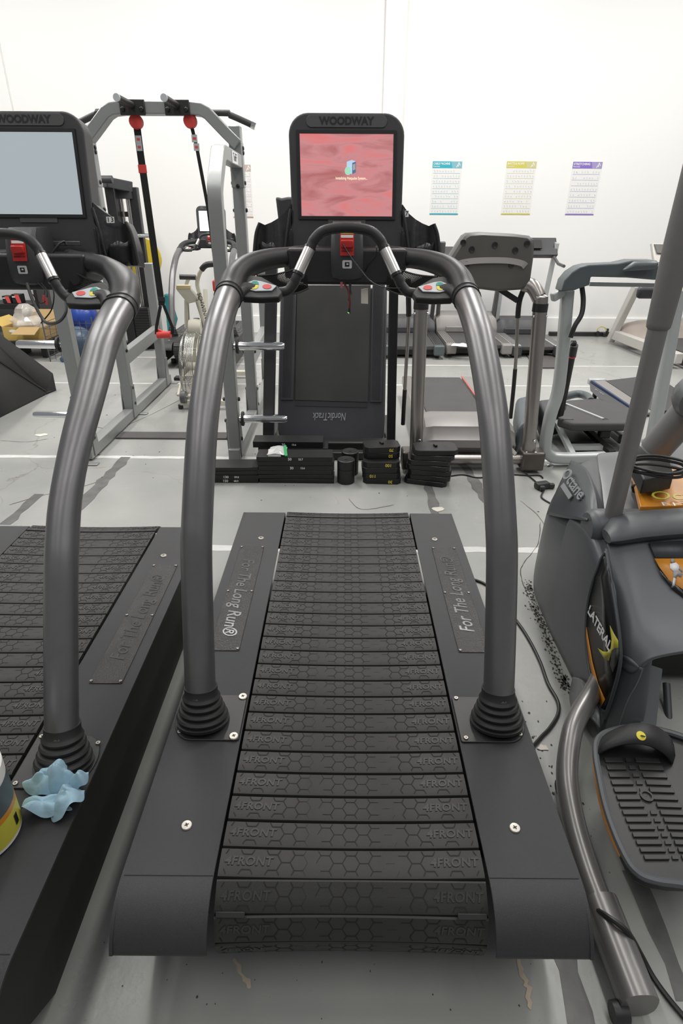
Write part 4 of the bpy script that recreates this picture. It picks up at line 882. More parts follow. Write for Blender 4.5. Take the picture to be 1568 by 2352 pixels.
g.part(MB().prism([py(x, y, GY - 0.045) for x, y in ((1450, 600), (1508, 599), (1500, 618), (1420, 622))], (0, -0.05, 0)), 'tray_bulge', TEAL, hb, bevel=0.02, seg=3)
g.part(MB().bar(py(1352, 652, GY + 0.10), py(1525, 655, GY + 0.10), 0.03, 0.022), 'cross_bar', LGREY)
g.part(MB().tube(crv([py(1336, 660, GY + 0.05), py(1339, 690, GY + 0.03), py(1335, 722, GY), py(1320, 748, GY - 0.02), py(1310, 775, GY - 0.02)], 5), 0.014, 12), 'side_handle', BLKPL)
g.part(MB().bar(py(1267, 684, GY + 0.02), py(1296, 668, GY + 0.05), 0.04, 0.05), 'stub_handle', LGREY, bevel=0.01)
g.part(MB().bar(py(1500, 688, GY + 0.02), py(1556, 674, GY + 0.05), 0.04, 0.05), 'stub_handle', LGREY, bevel=0.01)
g.part(MB().box(py(1500, 672, GY + 0.3), (0.20, 0.05, 0.07)), 'rear_grip', DGREY, bevel=0.02)
# gas spring
a, b = py(1316, 806, GY + 0.12), py(1287, 952, GY + 0.30); gs = g.part(MB().cyl(a, b, 0.019, 14), 'gas_spring', IRON)
g.part(MB().cyl(a - (b - a).normalized() * 0.04, a + (b - a).normalized() * 0.03, 0.023, 14), 'spring_cap', BLKSM, gs); g.part(MB().cyl(a + (b - a).normalized() * 0.032, a + (b - a).normalized() * 0.040, 0.0232, 14), 'spring_ring', REDP, gs)
q_ = py(1316, 789, GY + 0.12); g.part(MB().cyl(q_ - V((0.06, 0, 0)), q_ + V((0.02, 0, 0)), 0.010, 10), 'pivot_pin', CHROME, gs); g.part(MB().cyl(q_ + V((-0.012, 0, 0)), q_ + V((0.012, 0, 0)), 0.02, 12), 'pivot_eye', BLKSM, gs); g.part(MB().cyl(q_, a, 0.008, 8), 'pivot_rod', BLKSM, gs)
# floor frame and its dark deck between the posts
g.part(MB().bar(py(1300, 1027, 3.75), py(1398, 1026, 3.75), 0.05, 0.03), 'floor_bar', LGREY); g.part(MB().bar(py(1275, 965, 4.0), pz(1315, 1045, 0.03), 0.035, 0.03), 'floor_rail', LGREY)
g.part(MB().bar(py(1335, 975, 4.1), py(1405, 1040, 3.65), 0.045, 0.03), 'floor_rail', IRON)
g.part(MB().prism([pz(*p, 0.02) for p in ((1275, 985), (1330, 978), (1375, 1022), (1297, 1024))], (0, 0, 0.03)), 'low_deck', IRON)
# ---- double walking belt behind it
g = Grp('walking_treadmill', 'low twin-belt walking treadmill behind the light grey frame', 'treadmill', (1.9, 4.5, 0))
def zz_(lst, z): return [pz(x, y, z) for x, y in lst]
bd = [(1290, 922), (1352, 918), (1462, 950), (1462, 972), (1386, 972), (1313, 972), (1287, 958)]
g.part(MB().prism(zz_([(1284, 962), (1300, 918), (1370, 914), (1475, 945), (1475, 972), (1315, 972)], 0.22), (0, 0, -0.06)), 'running_belt', BELTM, bevel=0.02, seg=3)
g.part(MB().bar(pz(1296, 926, 0.224), pz(1385, 962, 0.224), 0.02, 0.008), 'centre_strip', LGREY)
a = pz(1386, 968, 0.20); g.part(MB().box(a + V((0, -0.01, -0.01)), (0.05, 0.04, 0.06)), 'roller_bracket', CHROME, bevel=0.004); g.part(MB().box(a + V((0.01, -0.02, -0.075)), (0.07, 0.06, 0.06)), 'foot', IRON, bevel=0.01)
a = pz(1298, 968, 0.20); g.part(MB().box(a + V((0, 0, -0.005)), (0.09, 0.05, 0.06)), 'end_bracket', DGREY, bevel=0.006)
g.part(MB().prism(zz_([(1185, 912), (1215, 905), (1236, 912), (1238, 958), (1190, 975)], 0.26), (0, 0, -0.22)), 'motor_hood', TEAL, bevel=0.04, seg=3)
g.part(MB().prism(zz_([(1236, 918), (1300, 912), (1300, 935), (1250, 945)], 0.24), (0, 0, -0.20)), 'side_step', DGREY, bevel=0.02)
g.part(MB().tube(crv([pz(x, y, 0.20) for x, y in ((1295, 912), (1325, 905), (1347, 910), (1356, 922))], 4), 0.03, 12), 'rear_roller_cover', TEAL)
# ---- treadmill with its rear end showing, ELITE on the side
g = Grp('raised_treadmill', 'dark treadmill with its rear raised behind the twin-belt walker', 'treadmill', (2.6, 4.8, 0))
zt2 = 0.42
tl, tr = py(1357, 874, 5.05), py(1480, 876, 5.05)
dirv = (py(1462, 946, 4.55) - py(1360, 878, 5.05)); 
A = py(1356, 876, 5.05); B = py(1466, 950, 4.55); W3 = V((0.62, 0.12, 0.02))
rail = [A, B, B + W3, A + W3]
g.part(MB().prism(rail, (0, 0, -0.05)), 'deck', DGREY, bevel=0.012)
g.part(MB().prism([A.lerp(B, 0.02) + V((0.13, 0.02, 0.008)), A.lerp(B, 1.0) + V((0.13, 0.02, 0.008)), B + W3 + V((-.05, 0, .008)), A + W3 + V((-.05, 0, .008))], (0, 0, -0.02)), 'running_belt', BELTM)
g.part(MB().prism([A + V((0.02, 0, 0.006)), B + V((0.02, 0, 0.006)), B + V((0.13, 0.02, 0.006)), A + V((0.13, 0.02, 0.006))], (0, 0, -0.02)), 'side_rail', TAUPEL, bevel=0.004)
BLUE = mat('blue_trim_line', (0.03, 0.05, 0.11), 0.35, 0, 0.1, 30)
g.part(MB().bar(A + V((0.005, -0.01, 0.004)), B + V((0.005, -0.01, 0.004)), 0.02, 0.018), 'trim_line', BLUE)
sp = [py(1353, 876, 5.06), py(1466, 950, 4.54), py(1466, 966, 4.54), py(1440, 955, 4.60), py(1400, 932, 4.75), py(1395, 938, 4.75), py(1370, 932, 4.78), py(1374, 915, 4.82), py(1355, 898, 5.05)]
sd = g.part(MB().prism(sp, (0.05, 0.02, 0)), 'side_panel', DGREY, bevel=0.004)
d_ = (B - A).normalized(); g.text('ELITE', py(1374, 903, 4.90) + V((0, -0.01, 0)), d_, (0, 0, 1), 0.045, KEYP, sd, ext=0.001, width=0.105)
g.part(MB().box(A + V((0.07, 0.04, -0.01)), (0.15, 0.05, 0.05)), 'end_cap', LGREY, bevel=0.01)
g.part(MB().box((B + W3 * 0.5 + V((0, 0, -0.2))), (0.5, 0.08, 0.36)), 'lift_frame', IRON, bevel=0.01)
for k_ in (0.12, 0.88): g.part(MB().cyl(A + W3 * k_ + V((0, 0.02, -0.04)), V(((A + W3 * k_).x, (A + W3 * k_).y + 0.02, 0.0)), 0.02, 10), 'rear_leg', IRON)
# ================================================================== background
CREAM = mat('cream_enamel', (0.66, 0.63, 0.53), 0.35, 0, 0.05, 14)
CREAMD = mat('yellowed_cream_plastic', (0.62, 0.52, 0.30), 0.45, 0, 0.06, 14)
WIRE = mat('bright_wire', (0.62, 0.61, 0.58), 0.22, 1.0, 0.05, 50)
# ---- fan bike facing the camera
bx, bY, bz_ = py(455, 845, 5.06).x, 5.06, py(455, 845, 5.06).z; R_ = 0.335
g = Grp('fan_bike', 'cream exercise bike with a big caged fan wheel behind the rack', 'exercise bike', (bx, bY + 0.1, 0))
mb = MB(); n_r = 20
for s_ in (-1, 1):
    for i in range(n_r):
        t_ = i / (n_r - 1); r = R_ * (0.16 + 0.84 * t_); xx = bx + s_ * (0.035 + 0.085 * math.sqrt(max(0, 1 - t_ ** 2.2)))
        mb.tube([V((xx, bY + r * math.cos(a), bz_ + r * math.sin(a))) for a in [2 * PI * k / 40 for k in range(40)]], 0.0021, 5, closed=True)
for i in range(9):
    xx = bx - 0.032 + 0.008 * i; mb.tube([V((xx, bY + R_ * math.cos(a), bz_ + R_ * math.sin(a))) for a in [2 * PI * k / 40 for k in range(40)]], 0.0021, 5, closed=True)
for k in range(10):
    a = 2 * PI * k / 10
    for s_ in (-1, 1): mb.tube([V((bx + s_ * (0.035 + 0.085 * math.sqrt(max(0, 1 - q ** 2.2))), bY + R_ * (0.16 + 0.84 * q) * math.cos(a), bz_ + R_ * (0.16 + 0.84 * q) * math.sin(a))) for q in [j / 6 for j in range(7)]], 0.003, 5)
g.part(mb, 'fan_cage', WIRE)
mb = MB(); mb.lathe([(0.001, -0.09), (0.05, -0.09), (0.05, 0.09), (0.001, 0.09)], (bx, bY, bz_), (1, 0, 0), 18)
for k in range(8):
    a = 2 * PI * k / 8; c = V((bx, bY + 0.19 * math.cos(a), bz_ + 0.19 * math.sin(a))); mb.box(c, (0.10, 0.20, 0.004), Matrix.Rotation(a, 3, 'X'))
g.part(mb, 'fan_rotor', CREAM)
g.part(MB().lathe([(0.001, -0.05), (0.07, -0.05), (0.075, 0), (0.07, 0.05), (0.001, 0.05)], py(450, 754, bY - 0.03), (1, 0, 0), 16), 'cage_cap', CREAM)
g.part(MB().lathe([(0.02, 0), (0.028, 0.02), (0.024, 0.035), (0.001, 0.037)], py(452, 741, bY), (0, 0, 1), 12), 'knob', BLKPL)
for p, q in (((428, 752), (427, 688)), ((474, 760), (454, 690))): g.part(MB().cyl(py(*p, bY), py(*q, bY - 0.03), 0.016, 12), 'mast', CREAM); 
for p, q in (((434, 745), (431, 690)), ((467, 745), (450, 690))): g.part(MB().cyl(py(*p, bY + 0.03), py(*q, bY), 0.008, 8), 'link_rod', STEEL)
cf = [(403.5, 655), (437, 655), (438, 663), (405, 664)]
cs = g.part(MB().prism([py(404, 656, bY - 0.20), py(437, 656, bY - 0.20), py(457, 682, bY + 0.0), py(430, 688, bY - 0.02)], (0, 0, -0.035)), 'display', CREAM, bevel=0.006)
g.part(MB().prism([py(404, 655, bY - 0.205), py(437, 655, bY - 0.205), py(437, 664, bY - 0.205), py(404, 665, bY - 0.205)], (0, 0.03, 0)), 'display_face', CREAMD, cs, bevel=0.004)
hl_ = [py(428, 690, bY - 0.02), py(427, 660, bY - 0.02), py(431, 643, bY - 0.03), py(438, 636, bY - 0.05), py(448, 636, bY - 0.08)]
g.part(MB().tube(crv(hl_, 5), 0.016, 12), 'handlebar', CREAM); g.part(MB().cyl(py(412, 636, bY - 0.10), py(449, 637, bY - 0.08), 0.020, 12), 'hand_grip', BLKPL)
hr2 = [py(474, 762, bY + 0.02), py(462, 690, bY), py(453, 655, bY - 0.03), py(457, 630, bY - 0.05), py(464, 618, bY - 0.07)]
hb_ = g.part(MB().tube(crv(hr2, 5), 0.017, 12), 'handlebar', CREAM); g.part(MB().tube(crv([py(463, 619, bY - 0.07), py(475, 608, bY - 0.08), py(503, 606, bY - 0.08)], 4), 0.023, 12), 'hand_grip', BLKPL)
g.text('SCHWINN', py(465, 703, bY - 0.03), py(473, 722, bY) - py(460, 680, bY), (1, 0, 0.2), 0.05, BLACK, hb_, ext=0.001, width=0.2)
xa, xb = py(416, 943, 4.70).x, py(416, 943, 4.70).x + 0.44
g.part(MB().bar((xa, 4.70, 0.055), (xb, 4.70, 0.055), 0.045, 0.045), 'base_bar', CREAM, bevel=0.008); g.part(MB().bar((xa + 0.05, 5.72, 0.05), (xb + 0.05, 5.72, 0.05), 0.045, 0.045), 'base_bar', CREAM, bevel=0.008)
g.part(MB().bar((bx, 4.70, 0.09), (bx, 5.72, 0.07), 0.05, 0.05), 'main_beam', CREAM, bevel=0.008)
for s_ in (-1, 1):
    g.part(MB().cyl((bx + s_ * 0.11, 4.74, 0.10), (bx + s_ * 0.11, bY, bz_), 0.012, 8), 'fork', CREAM)
    g.part(MB().cyl((xa if s_ < 0 else xb, 4.70, 0.005), (xa if s_ < 0 else xb, 4.70, 0.035), 0.02, 10), 'foot', BLKPL)
w0 = py(423, 925, 4.66); g.part(MB().lathe([(0.001, -0.02), (0.05, -0.02), (0.052, 0), (0.05, 0.02), (0.001, 0.02)], V((w0.x, 4.66, 0.11)), (1, 0, 0), 18), 'transport_wheel', GCABLE); g.part(MB().cyl((w0.x, 4.66, 0.11), (w0.x + 0.3, 4.68, 0.11), 0.008, 8), 'axle', STEEL)
g.part(MB().tube(crv([V((bx, bY + 0.25, 0.16)), V((bx + 0.02, bY + 0.35, 0.45)), V((bx + 0.03, bY + 0.42, 0.84))], 4), 0.02, 12), 'seat_post', CREAM)
ss = py(516, 706, bY + 0.42); seat = [[V((ss.x + w * math.cos(a), ss.y + d, ss.z + 0.03 * math.sin(a))) for a in [2 * PI * k / 14 for k in range(14)]] for w, d in ((0.03, -0.16), (0.07, -0.08), (0.12, 0.02), (0.13, 0.08), (0.10, 0.12))]
g.part(MB().loft(seat), 'saddle', BLKPL)
for s_ in (-1, 1): g.part(MB().box(V((bx + s_ * 0.20, bY + 0.12, bz_ - 0.02 + s_ * 0.10)), (0.09, 0.08, 0.03)), 'pedal', BLKPL, bevel=0.005); g.part(MB().bar((bx + s_ * 0.14, bY + 0.12, bz_ + 0.04), (bx + s_ * 0.16, bY + 0.12, bz_ - 0.02 + s_ * 0.10), 0.015, 0.02), 'crank', STEEL)
# ---- posters
PAPERW = mat('poster_paper', (0.80, 0.795, 0.78), 0.5, 0, 0.02, 20); FIG = mat('poster_grey_figures', (0.52, 0.51, 0.52), 0.6, 0, 0.1, 30)
def poster(tl, tr, bl, br, hcol, hname, t1, label, lines, seed, hdr2=None):
    Y = WY - 0.002
    A, B, C_, D = [py(*p, Y) for p in (tl, tr, br, bl)]; w = ((B - A).length + (C_ - D).length) / 2; h = ((A.z - D.z) + (B.z - C_.z)) / 2; c = (A + B + C_ + D) / 4
    o = thing('wall_poster', label, 'poster', (c.x, Y, c.z), 0, 'exercise posters taped to the back wall')
    MB().box((0, 0, 0), (w, 0.003, h)).build('paper', PAPERW, o)
    hm = mat(hname, hcol, 0.5, 0, 0.1, 30); hm2 = mat(hname + '_line', tuple(lerp(x, 0.55, 0.35) for x in hcol), 0.6, 0, 0.05, 30)
    hh = h * 0.125; hd = MB().box((0, -0.002, h / 2 - hh / 2), (w, 0.0012, hh)).build('header', hm, o)
    MB().prism([V((w * 0.18, -0.0032, h / 2 - hh)), V((w * 0.5, -0.0032, h / 2 - hh)), V((w * 0.5, -0.0032, h / 2)), V((w * 0.12, -0.0032, h / 2))], (0, 0.0004, 0)).build('header_photo', hm2, hd)
    for k in range(3): MB().box((w * 0.37 + 0.012 * k - 0.01, -0.0038, h / 2 - hh * 0.5 + 0.01 * (k - 1)), (0.008, 0.0006, hh * 0.55), Matrix.Rotation(0.5 - 0.5 * k, 3, 'Y')).build('header_figure', WHITE, hd)
    lettering(t1, (-w * 0.19, -0.0036, h / 2 - hh * 0.36), (1, 0, 0), (0, 0, 1), hh * 0.45, WHITE, hd, 0.0003, 0, 0.0008, width=w * 0.56)
    lettering('Exercises', (-w * 0.36, -0.0036, h / 2 - hh * 0.74), (1, 0, 0), (0, 0, 1), hh * 0.28, WHITE, hd, 0.0003, 0, 0.0004, width=w * 0.22)
    MB().box((0, -0.002, -h / 2 + h * 0.012), (w, 0.0012, h * 0.022)).build('footer', hm, o)
    rnd = random.Random(seed); mb = MB(); ml = MB()
    for i in range(lines):
        z = h / 2 - hh - (i + 1) * (h * 0.85 / lines)
        ml.box((0, -0.002, z), (w * 0.92, 0.001, h * 0.006))
        for k in range(10):
            if rnd.random() < 0.85: mb.box((-w * 0.42 + k * w * 0.094, -0.002, z + h * 0.045 + rnd.uniform(-.004, .004)), (0.003, 0.001, rnd.uniform(0.012, 0.026)), Matrix.Rotation(rnd.uniform(-1.2, 1.2), 3, 'Y')); mb.box((-w * 0.41 + k * w * 0.094, -0.002, z + h * 0.03), (0.003, 0.001, 0.014), Matrix.Rotation(rnd.uniform(-1.2, 1.2), 3, 'Y'))
    ml.build('row_line', hm2, o); mb.build('figure_print', FIG, o)
    return o
poster((993.5, 370.5), (1061.5, 370.5), (986, 493), (1051, 493), (0.03, 0.42, 0.52), 'cyan_header', 'CABLE MACHINE', 'exercise poster with a cyan header reading CABLE MACHINE', 9, 1)
poster((1164, 370.5), (1233, 370.5), (1150, 493), (1216, 493), (0.62, 0.56, 0.10), 'mustard_header', 'BATTLE ROPE', 'exercise poster with a mustard header reading BATTLE ROPE', 9, 2)
poster((1316, 371.5), (1384, 371.5), (1297, 494), (1362, 494), (0.24, 0.16, 0.52), 'violet_header', 'STRETCHING', 'exercise poster with a violet header reading STRETCHING', 8, 3)
poster((537, 378), (580, 378), (527, 500), (577, 500), (0.52, 0.34, 0.27), 'tan_header', 'EXERCISE', 'exercise poster with a tan header behind the power rack', 9, 4)
# ---- treadmills along the back wall
def wall_mill(label, xa, xb, Yr, Yf, z, railm, hoodm, capm, upm, cons=None, ups=True, hoodh=0.24):
    g = Grp('wall_treadmill', label, 'treadmill', ((xa + xb) / 2, Yr + 0.6, 0), 'treadmills lined up along the back wall')
    g.part(MB().box(((xa + xb) / 2, (Yr + Yf) / 2, z - 0.03), (xb - xa - 0.16, Yf - Yr - 0.06, 0.05)), 'running_belt', BELTM, bevel=0.012)
    g.part(MB().box(((xa + xb) / 2, (Yr + Yf) / 2, z / 2 - 0.015), (xb - xa - 0.1, Yf - Yr - 0.2, max(0.02, z - 0.09))), 'frame', IRON)
    for x, s_ in ((xa + 0.05, -1), (xb - 0.05, 1)):
        r_ = g.part(MB().box((x, (Yr + Yf) / 2, z - 0.03), (0.10, Yf - Yr, 0.075)), 'side_rail', railm, bevel=0.008)
        for k in range(4): g.part(MB().bar((x - 0.032 + k * 0.021, Yr + 0.05, z + 0.009), (x - 0.032 + k * 0.021, Yf - 0.3, z + 0.009), 0.009, 0.004), 'tread_strip', TAUPE if railm is not DGREY else IRON, r_)
        g.part(MB().box((x, Yr + 0.02, z - 0.05), (0.115, 0.10, 0.11)), 'end_cap', capm, bevel=0.015)
        g.part(MB().cyl((x, Yr + 0.1, 0), (x, Yr + 0.1, z - 0.06), 0.02, 10), 'foot', BLKPL)
    hx0, hx1 = xa - 0.01, xb + 0.01; prof = [(Yf - 0.34, z), (Yf - 0.33, z + 0.06), (Yf - 0.26, z + hoodh * 0.75), (Yf - 0.12, z + hoodh * 0.9), (Yf, z + hoodh * 0.7), (Yf + 0.02, 0.05), (Yf - 0.30, 0.05)]
    g.part(MB().loft([[V((x, y, zz if zz < z + 0.01 else z + (zz - z) * q)) for y, zz in prof] for x, q in ((hx0, 0.75), (hx0 + 0.05, 1), (hx1 - 0.05, 1), (hx1, 0.75))]), 'motor_hood', hoodm)
    g.part(MB().box(((xa + xb) / 2, Yf - 0.345, z + 0.03), ((xb - xa) * 0.72, 0.03, 0.07)), 'hood_lip', hoodm, bevel=0.01)
    if ups:
        for x, s_ in ((xa + 0.02, -1), (xb - 0.02, 1)): g.part(MB().bar((x, Yf - 0.15, z), (x + s_ * 0.02, Yf - 0.30, 1.15), 0.045, 0.06, (0, 1, 0)), 'upright', upm, bevel=0.006)
        cz = cons or 1.2; c_ = g.part(MB().prism([V((xa - 0.01, Yf - 0.38, cz - 0.08)), V((xa - 0.01, Yf - 0.22, cz + 0.10)), V((xa - 0.01, Yf - 0.17, cz + 0.08)), V((xa - 0.01, Yf - 0.30, cz - 0.12))], (xb - xa + 0.02, 0, 0)), 'console', DGREY, bevel=0.01)
        g.part(MB().box(((xa + xb) / 2, Yf - 0.315, cz + 0.03), (0.22, 0.012, 0.11), Matrix.Rotation(-0.72, 3, 'X')), 'display', BLACK, c_)
        for x in (xa + 0.03, xb - 0.03): g.part(MB().tube([V((x, Yf - 0.3, cz - 0.08)), V((x, Yf - 0.55, cz - 0.16)), V((x, Yf - 0.75, cz - 0.17))], 0.017, 10), 'hand_rail', GCABLE)
    return g
Y1 = pz(1015, 826).y; wall_mill('black treadmill against the wall half hidden by the folded charcoal one', pz(900, 826).x - 0.12, pz(1017, 826).x, Y1, 7.75, 0.15, DGREY, DGREY, TEAL, DGREY, 1.02, hoodh=0.20)
Y2 = pz(1040, 822).y; w2 = wall_mill('tan treadmill with ribbed side rails and a white cloth on its belt', pz(1036, 822).x - 0.06, pz(1170, 822).x, Y2, 7.80, 0.15, TAUPEL, TAUPEL, TAUPEL, GCABLE, 1.00)
w3 = wall_mill('dark treadmill with silver rails beside the tan one', pz(1172, 826).x + 0.03, pz(1290, 826).x + 0.03, Y2 + 0.02, 7.80, 0.13, LGREY, DGREY, DGREY, LGREY, 1.10, hoodh=0.20)
m_ = MB().prism([pz(1207, 812, 0.004), pz(1275, 816, 0.004), pz(1275, 846, 0.004), pz(1225, 846, 0.004)], (0, 0, 0.01)).build('rubber_mat', mat('brown_rubber_mat', (0.085, 0.078, 0.075), 0.7, 0, 0.1, 20)); tag(m_, 'small brown-grey mat on the floor behind the dark wall treadmill', 'mat')
# folded cloth on the tan belt
rnd = random.Random(11); c = pz(1060, 790, 0.17); n = 8; vs = []
for i in range(n):
    for j in range(n):
        u, v = i / (n - 1) - .5, j / (n - 1) - .5; vs.append(V((u * 0.20 + 0.05 * v, v * 0.14 - 0.08 * u, 0.004 + 0.03 * rnd.random() * (1 - 3.2 * u * u) * (1 - 3.2 * v * v))))
o = MB().add(vs, [(i * n + j, (i + 1) * n + j, (i + 1) * n + j + 1, i * n + j + 1) for i in range(n - 1) for j in range(n - 1)]).build('white_cloth', PAPERW, sub=1, solid=0.002, fix=False); o.location = (c.x, c.y, 0.150); tag(o, 'crumpled white cloth lying on the tan treadmill belt', 'cloth')
# white machine at the far right with a tan hood
g = Grp('white_treadmill', 'white-framed treadmill with a tan motor hood at the far right wall', 'treadmill', (3.9, 7.4, 0))
WF = mat('off_white_frame', (0.52, 0.50, 0.465), 0.4, 0.05, 0.05, 14)
fx = py(1404, 768, 7.55).x; fy = 7.55
for dx, t_ in ((0, (1463, 655)), (0.80, (1568, 650))):
    b_ = V((fx + dx, fy, 0.04)); tt = py(*t_, 7.25); tt.x = py(1463, 655, 7.25).x + dx; g.part(MB().bar(b_, tt, 0.075, 0.10, (0, 1, 0)), 'upright', WF, bevel=0.01)
    q_ = pz(1500, 795, 0.06); g.part(MB().bar(V((fx + dx + 0.02, fy - 0.05, 0.12)), V((fx + dx + 0.16, 6.2, 0.11)), 0.09, 0.11), 'base_rail', WF, bevel=0.01)
x0, x1 = py(1417, 760, 7.5).x, py(1417, 760, 7.5).x + 0.85
prof = [(7.1, 0.10), (7.15, 0.18), (7.3, 0.27), (7.5, 0.30), (7.65, 0.26), (7.7, 0.08)]
g.part(MB().loft([[V((x, lerp(7.45, y, 0.5 + 0.5 * q), 0.09 + (z - 0.09) * q)) for y, z in prof] for x, q in ((x0, 0.2), (x0 + 0.03, 0.55), (x0 + 0.10, 0.82), (x0 + 0.22, 0.96), (x0 + 0.4, 1), (x1, 1))]), 'motor_hood', mat('pinkish_tan_plastic', (0.34, 0.29, 0.255), 0.45, 0, 0.06, 10))
g.part(MB().box(((x0 + x1) / 2 + 0.1, 6.65, 0.13), (0.62, 1.0, 0.04)), 'running_belt', BELTM)
cp = [py(1500, 558, 7.15), py(1568, 560, 7.15)]; cn = g.part(MB().prism([py(1497, 558, 7.2), py(1580, 560, 7.2), py(1580, 606, 7.05), py(1503, 603, 7.05)], (0, 0.06, -0.01)), 'console', WF, bevel=0.01)
g.part(MB().prism([py(1503, 561, 7.17), py(1580, 562, 7.17), py(1580, 583, 7.10), py(1509, 581, 7.10)], (0, 0.02, 0)), 'display', TAUPE, cn)
g.part(MB().prism([py(1520, 563, 7.165), py(1550, 563, 7.165), py(1550, 573, 7.125), py(1524, 573, 7.125)], (0, 0.005, 0)), 'display_window', BLACK, cn)
g.part(MB().box(py(1500, 668, 7.0) + V((0.3, 0, 0)), (0.6, 0.05, 0.05)), 'handle_bar', WF, bevel=0.01)
# skirting power strip and yellow lead
sx0, sx1 = py(1262, 772, 8.0).x, py(1422, 775, 8.0).x
ps = MB().box(((sx0 + sx1) / 2, 8.05, 0.03), (sx1 - sx0, 0.05, 0.05)).build('power_strip', BLKPL, bevel=0.006); tag(ps, 'long black power strip on the floor against the back wall', 'power strip')
YC = mat('yellow_cable', (0.62, 0.50, 0.10), 0.5, 0, 0.1, 30)
lo = py(1373, 766, 8.0); gl = Grp('power_lead', 'short yellow power lead with black plugs looped above the power strip', 'cable', (lo.x, 8.0, 0))
gl.part(MB().tube(crv([py(1372, 768, 8.0), py(1372, 756, 8.0), py(1380, 750, 8.0), py(1389, 753, 7.98), py(1393, 760, 7.98)], 5), 0.006, 8), 'cord', YC)
for p in ((1372, 766), (1394, 760)): gl.part(MB().box(py(*p, 7.99), (0.03, 0.03, 0.06)), 'plug', BLKPL, bevel=0.005)
gl.part(MB().box(py(1388, 768, 8.0), (0.05, 0.04, 0.04)), 'adapter', BLKPL, bevel=0.004)
# ---- left background: cable machine, yellow plate, balls, shelf, boxes
g = Grp('cable_machine', 'tall black cable machine with chrome guide rods beside the yellow bumper plate', 'weight machine', (-2.5, 6.9, 0))
MY = 7.1
def vpost(xt, yt, xb, w_, m, name, Y=MY, d=0.08, zb=0.0):
    t_ = py(xt, yt, Y); return g.part(MB().bar(V((t_.x, Y, zb)), t_, w_, d, (0, 1, 0)), name, m, bevel=0.006)
vpost(306, 430, 0, 0.09, IRON, 'upright'); vpost(252, 425, 0, 0.10, IRON, 'upright', MY - 0.15); vpost(270, 440, 0, 0.07, IRON, 'upright', MY + 0.6)
a, b = py(240, 418, MY - 0.2), py(300, 430, MY); g.part(MB().bar(a, b, 0.10, 0.10), 'top_beam', DGREY, bevel=0.008); a, b = py(232, 412, MY - 0.3), py(258, 412, MY - 0.3); g.part(MB().cyl(a, b, 0.035, 14), 'chin_bar', DGREY)
a = py(278, 442, MY - 0.05); g.part(MB().box(a, (0.22, 0.03, 0.12)), 'pulley_plate', DGREY, bevel=0.004)
for x in (250, 279, 291, 296): t_ = py(x, 455, MY - 0.02); g.part(MB().cyl(V((t_.x, MY - 0.02, 0.1)), t_, 0.014, 10), 'guide_rod', BRUSH)
a = py(303, 541, MY - 0.08); g.part(MB().cyl(a, a + V((0.20, 0, 0)), 0.022, 14), 'plate_peg', CHROME)
for i in range(14): a = py(331, 762, MY - 0.15); g.part(MB().box((a.x, MY - 0.12, 0.10 + i * 0.028), (0.17, 0.12, 0.025)), 'stack_plate', IRON)
g.part(MB().box((py(290, 800, MY).x, MY, 0.04), (0.7, 0.10, 0.08)), 'base_beam', IRON, bevel=0.01)
for x, y in ((265, 530), (283, 492)): g.part(MB().box(py(x, y, MY), (0.30, 0.02, 0.05)), 'cross_plate', IRON)
YP = mat('yellow_rubber', (0.62, 0.47, 0.03), 0.55, 0, 0.08, 14, 0.1, 300)
c = py(325, 594, 7.32); g = Grp('bumper_plate', 'yellow bumper plate hanging on the black cable machine', 'bumper plate', c)
g.part(MB().lathe([(0.03, -0.025), (0.09, -0.025), (0.10, -0.02), (0.165, -0.02), (0.17, -0.035), (0.215, -0.035), (0.222, -0.02), (0.222, 0.03), (0.03, 0.03)], c, (0.1, -1, 0.05), 36), 'plate_rim', YP)
g.part(MB().lathe([(0.032, -0.03), (0.032, 0.03), (0.02, 0.03), (0.02, -0.03)], c, (0.1, -1, 0.05), 20), 'steel_hub', IRON)
def ball(px_, py_, Y, r, m, label, nm='exercise_ball'):
    c = py(px_, py_, Y); o = MB().lathe([(max(0.0001, r * math.sin(PI * i / 20)), -r * math.cos(PI * i / 20)) for i in range(21)], n=32).build(nm, m); o.location = (c.x, Y, c.z); return tag(o, label, 'exercise ball', 'exercise balls in the wire rack')
BB = mat('blue_vinyl', (0.025, 0.06, 0.30), 0.28, 0, 0.1, 5); BB2 = mat('slate_blue_vinyl', (0.045, 0.075, 0.12), 0.35, 0, 0.15, 5, 0.2, 30); GB = mat('grey_vinyl', (0.24, 0.22, 0.20), 0.4, 0, 0.06, 5)
ball(189, 726, 6.95, 0.168, BB, 'shiny royal blue exercise ball resting on the wire rack'); ball(181, 786, 6.52, 0.165, BB2, 'slate blue ribbed exercise ball low inside the wire rack'); ball(236, 722, 7.25, 0.125, GB, 'grey exercise ball half hidden beside the royal blue one')
c = py(181, 786, 6.55); g = Grp('ball_rack', 'thin wire rack holding the exercise balls', 'rack', (c.x, 6.6, 0))
mb = MB()
for z in (0.06, 0.12, 0.18, 0.26, 0.34, 0.40):
    mb.tube([V((c.x - 0.26, 6.36, z)), V((c.x + 0.26, 6.36, z)), V((c.x + 0.26, 6.93, z)), V((c.x - 0.26, 6.93, z))], 0.003, 6, closed=True)
for k in range(9): mb.cyl(V((c.x - 0.26 + 0.065 * k, 6.36, 0.02)), V((c.x - 0.26 + 0.065 * k, 6.36, 0.42)), 0.003, 6)
for dx in (-0.26, 0.26):
    for dy in (6.36, 6.93): mb.cyl(V((c.x + dx, dy, 0)), V((c.x + dx, dy, 0.46)), 0.007, 8)
g.part(mb, 'wire_basket', GCABLE)
DB = mat('blue_neoprene', (0.06, 0.10, 0.16), 0.6, 0, 0.1, 30)
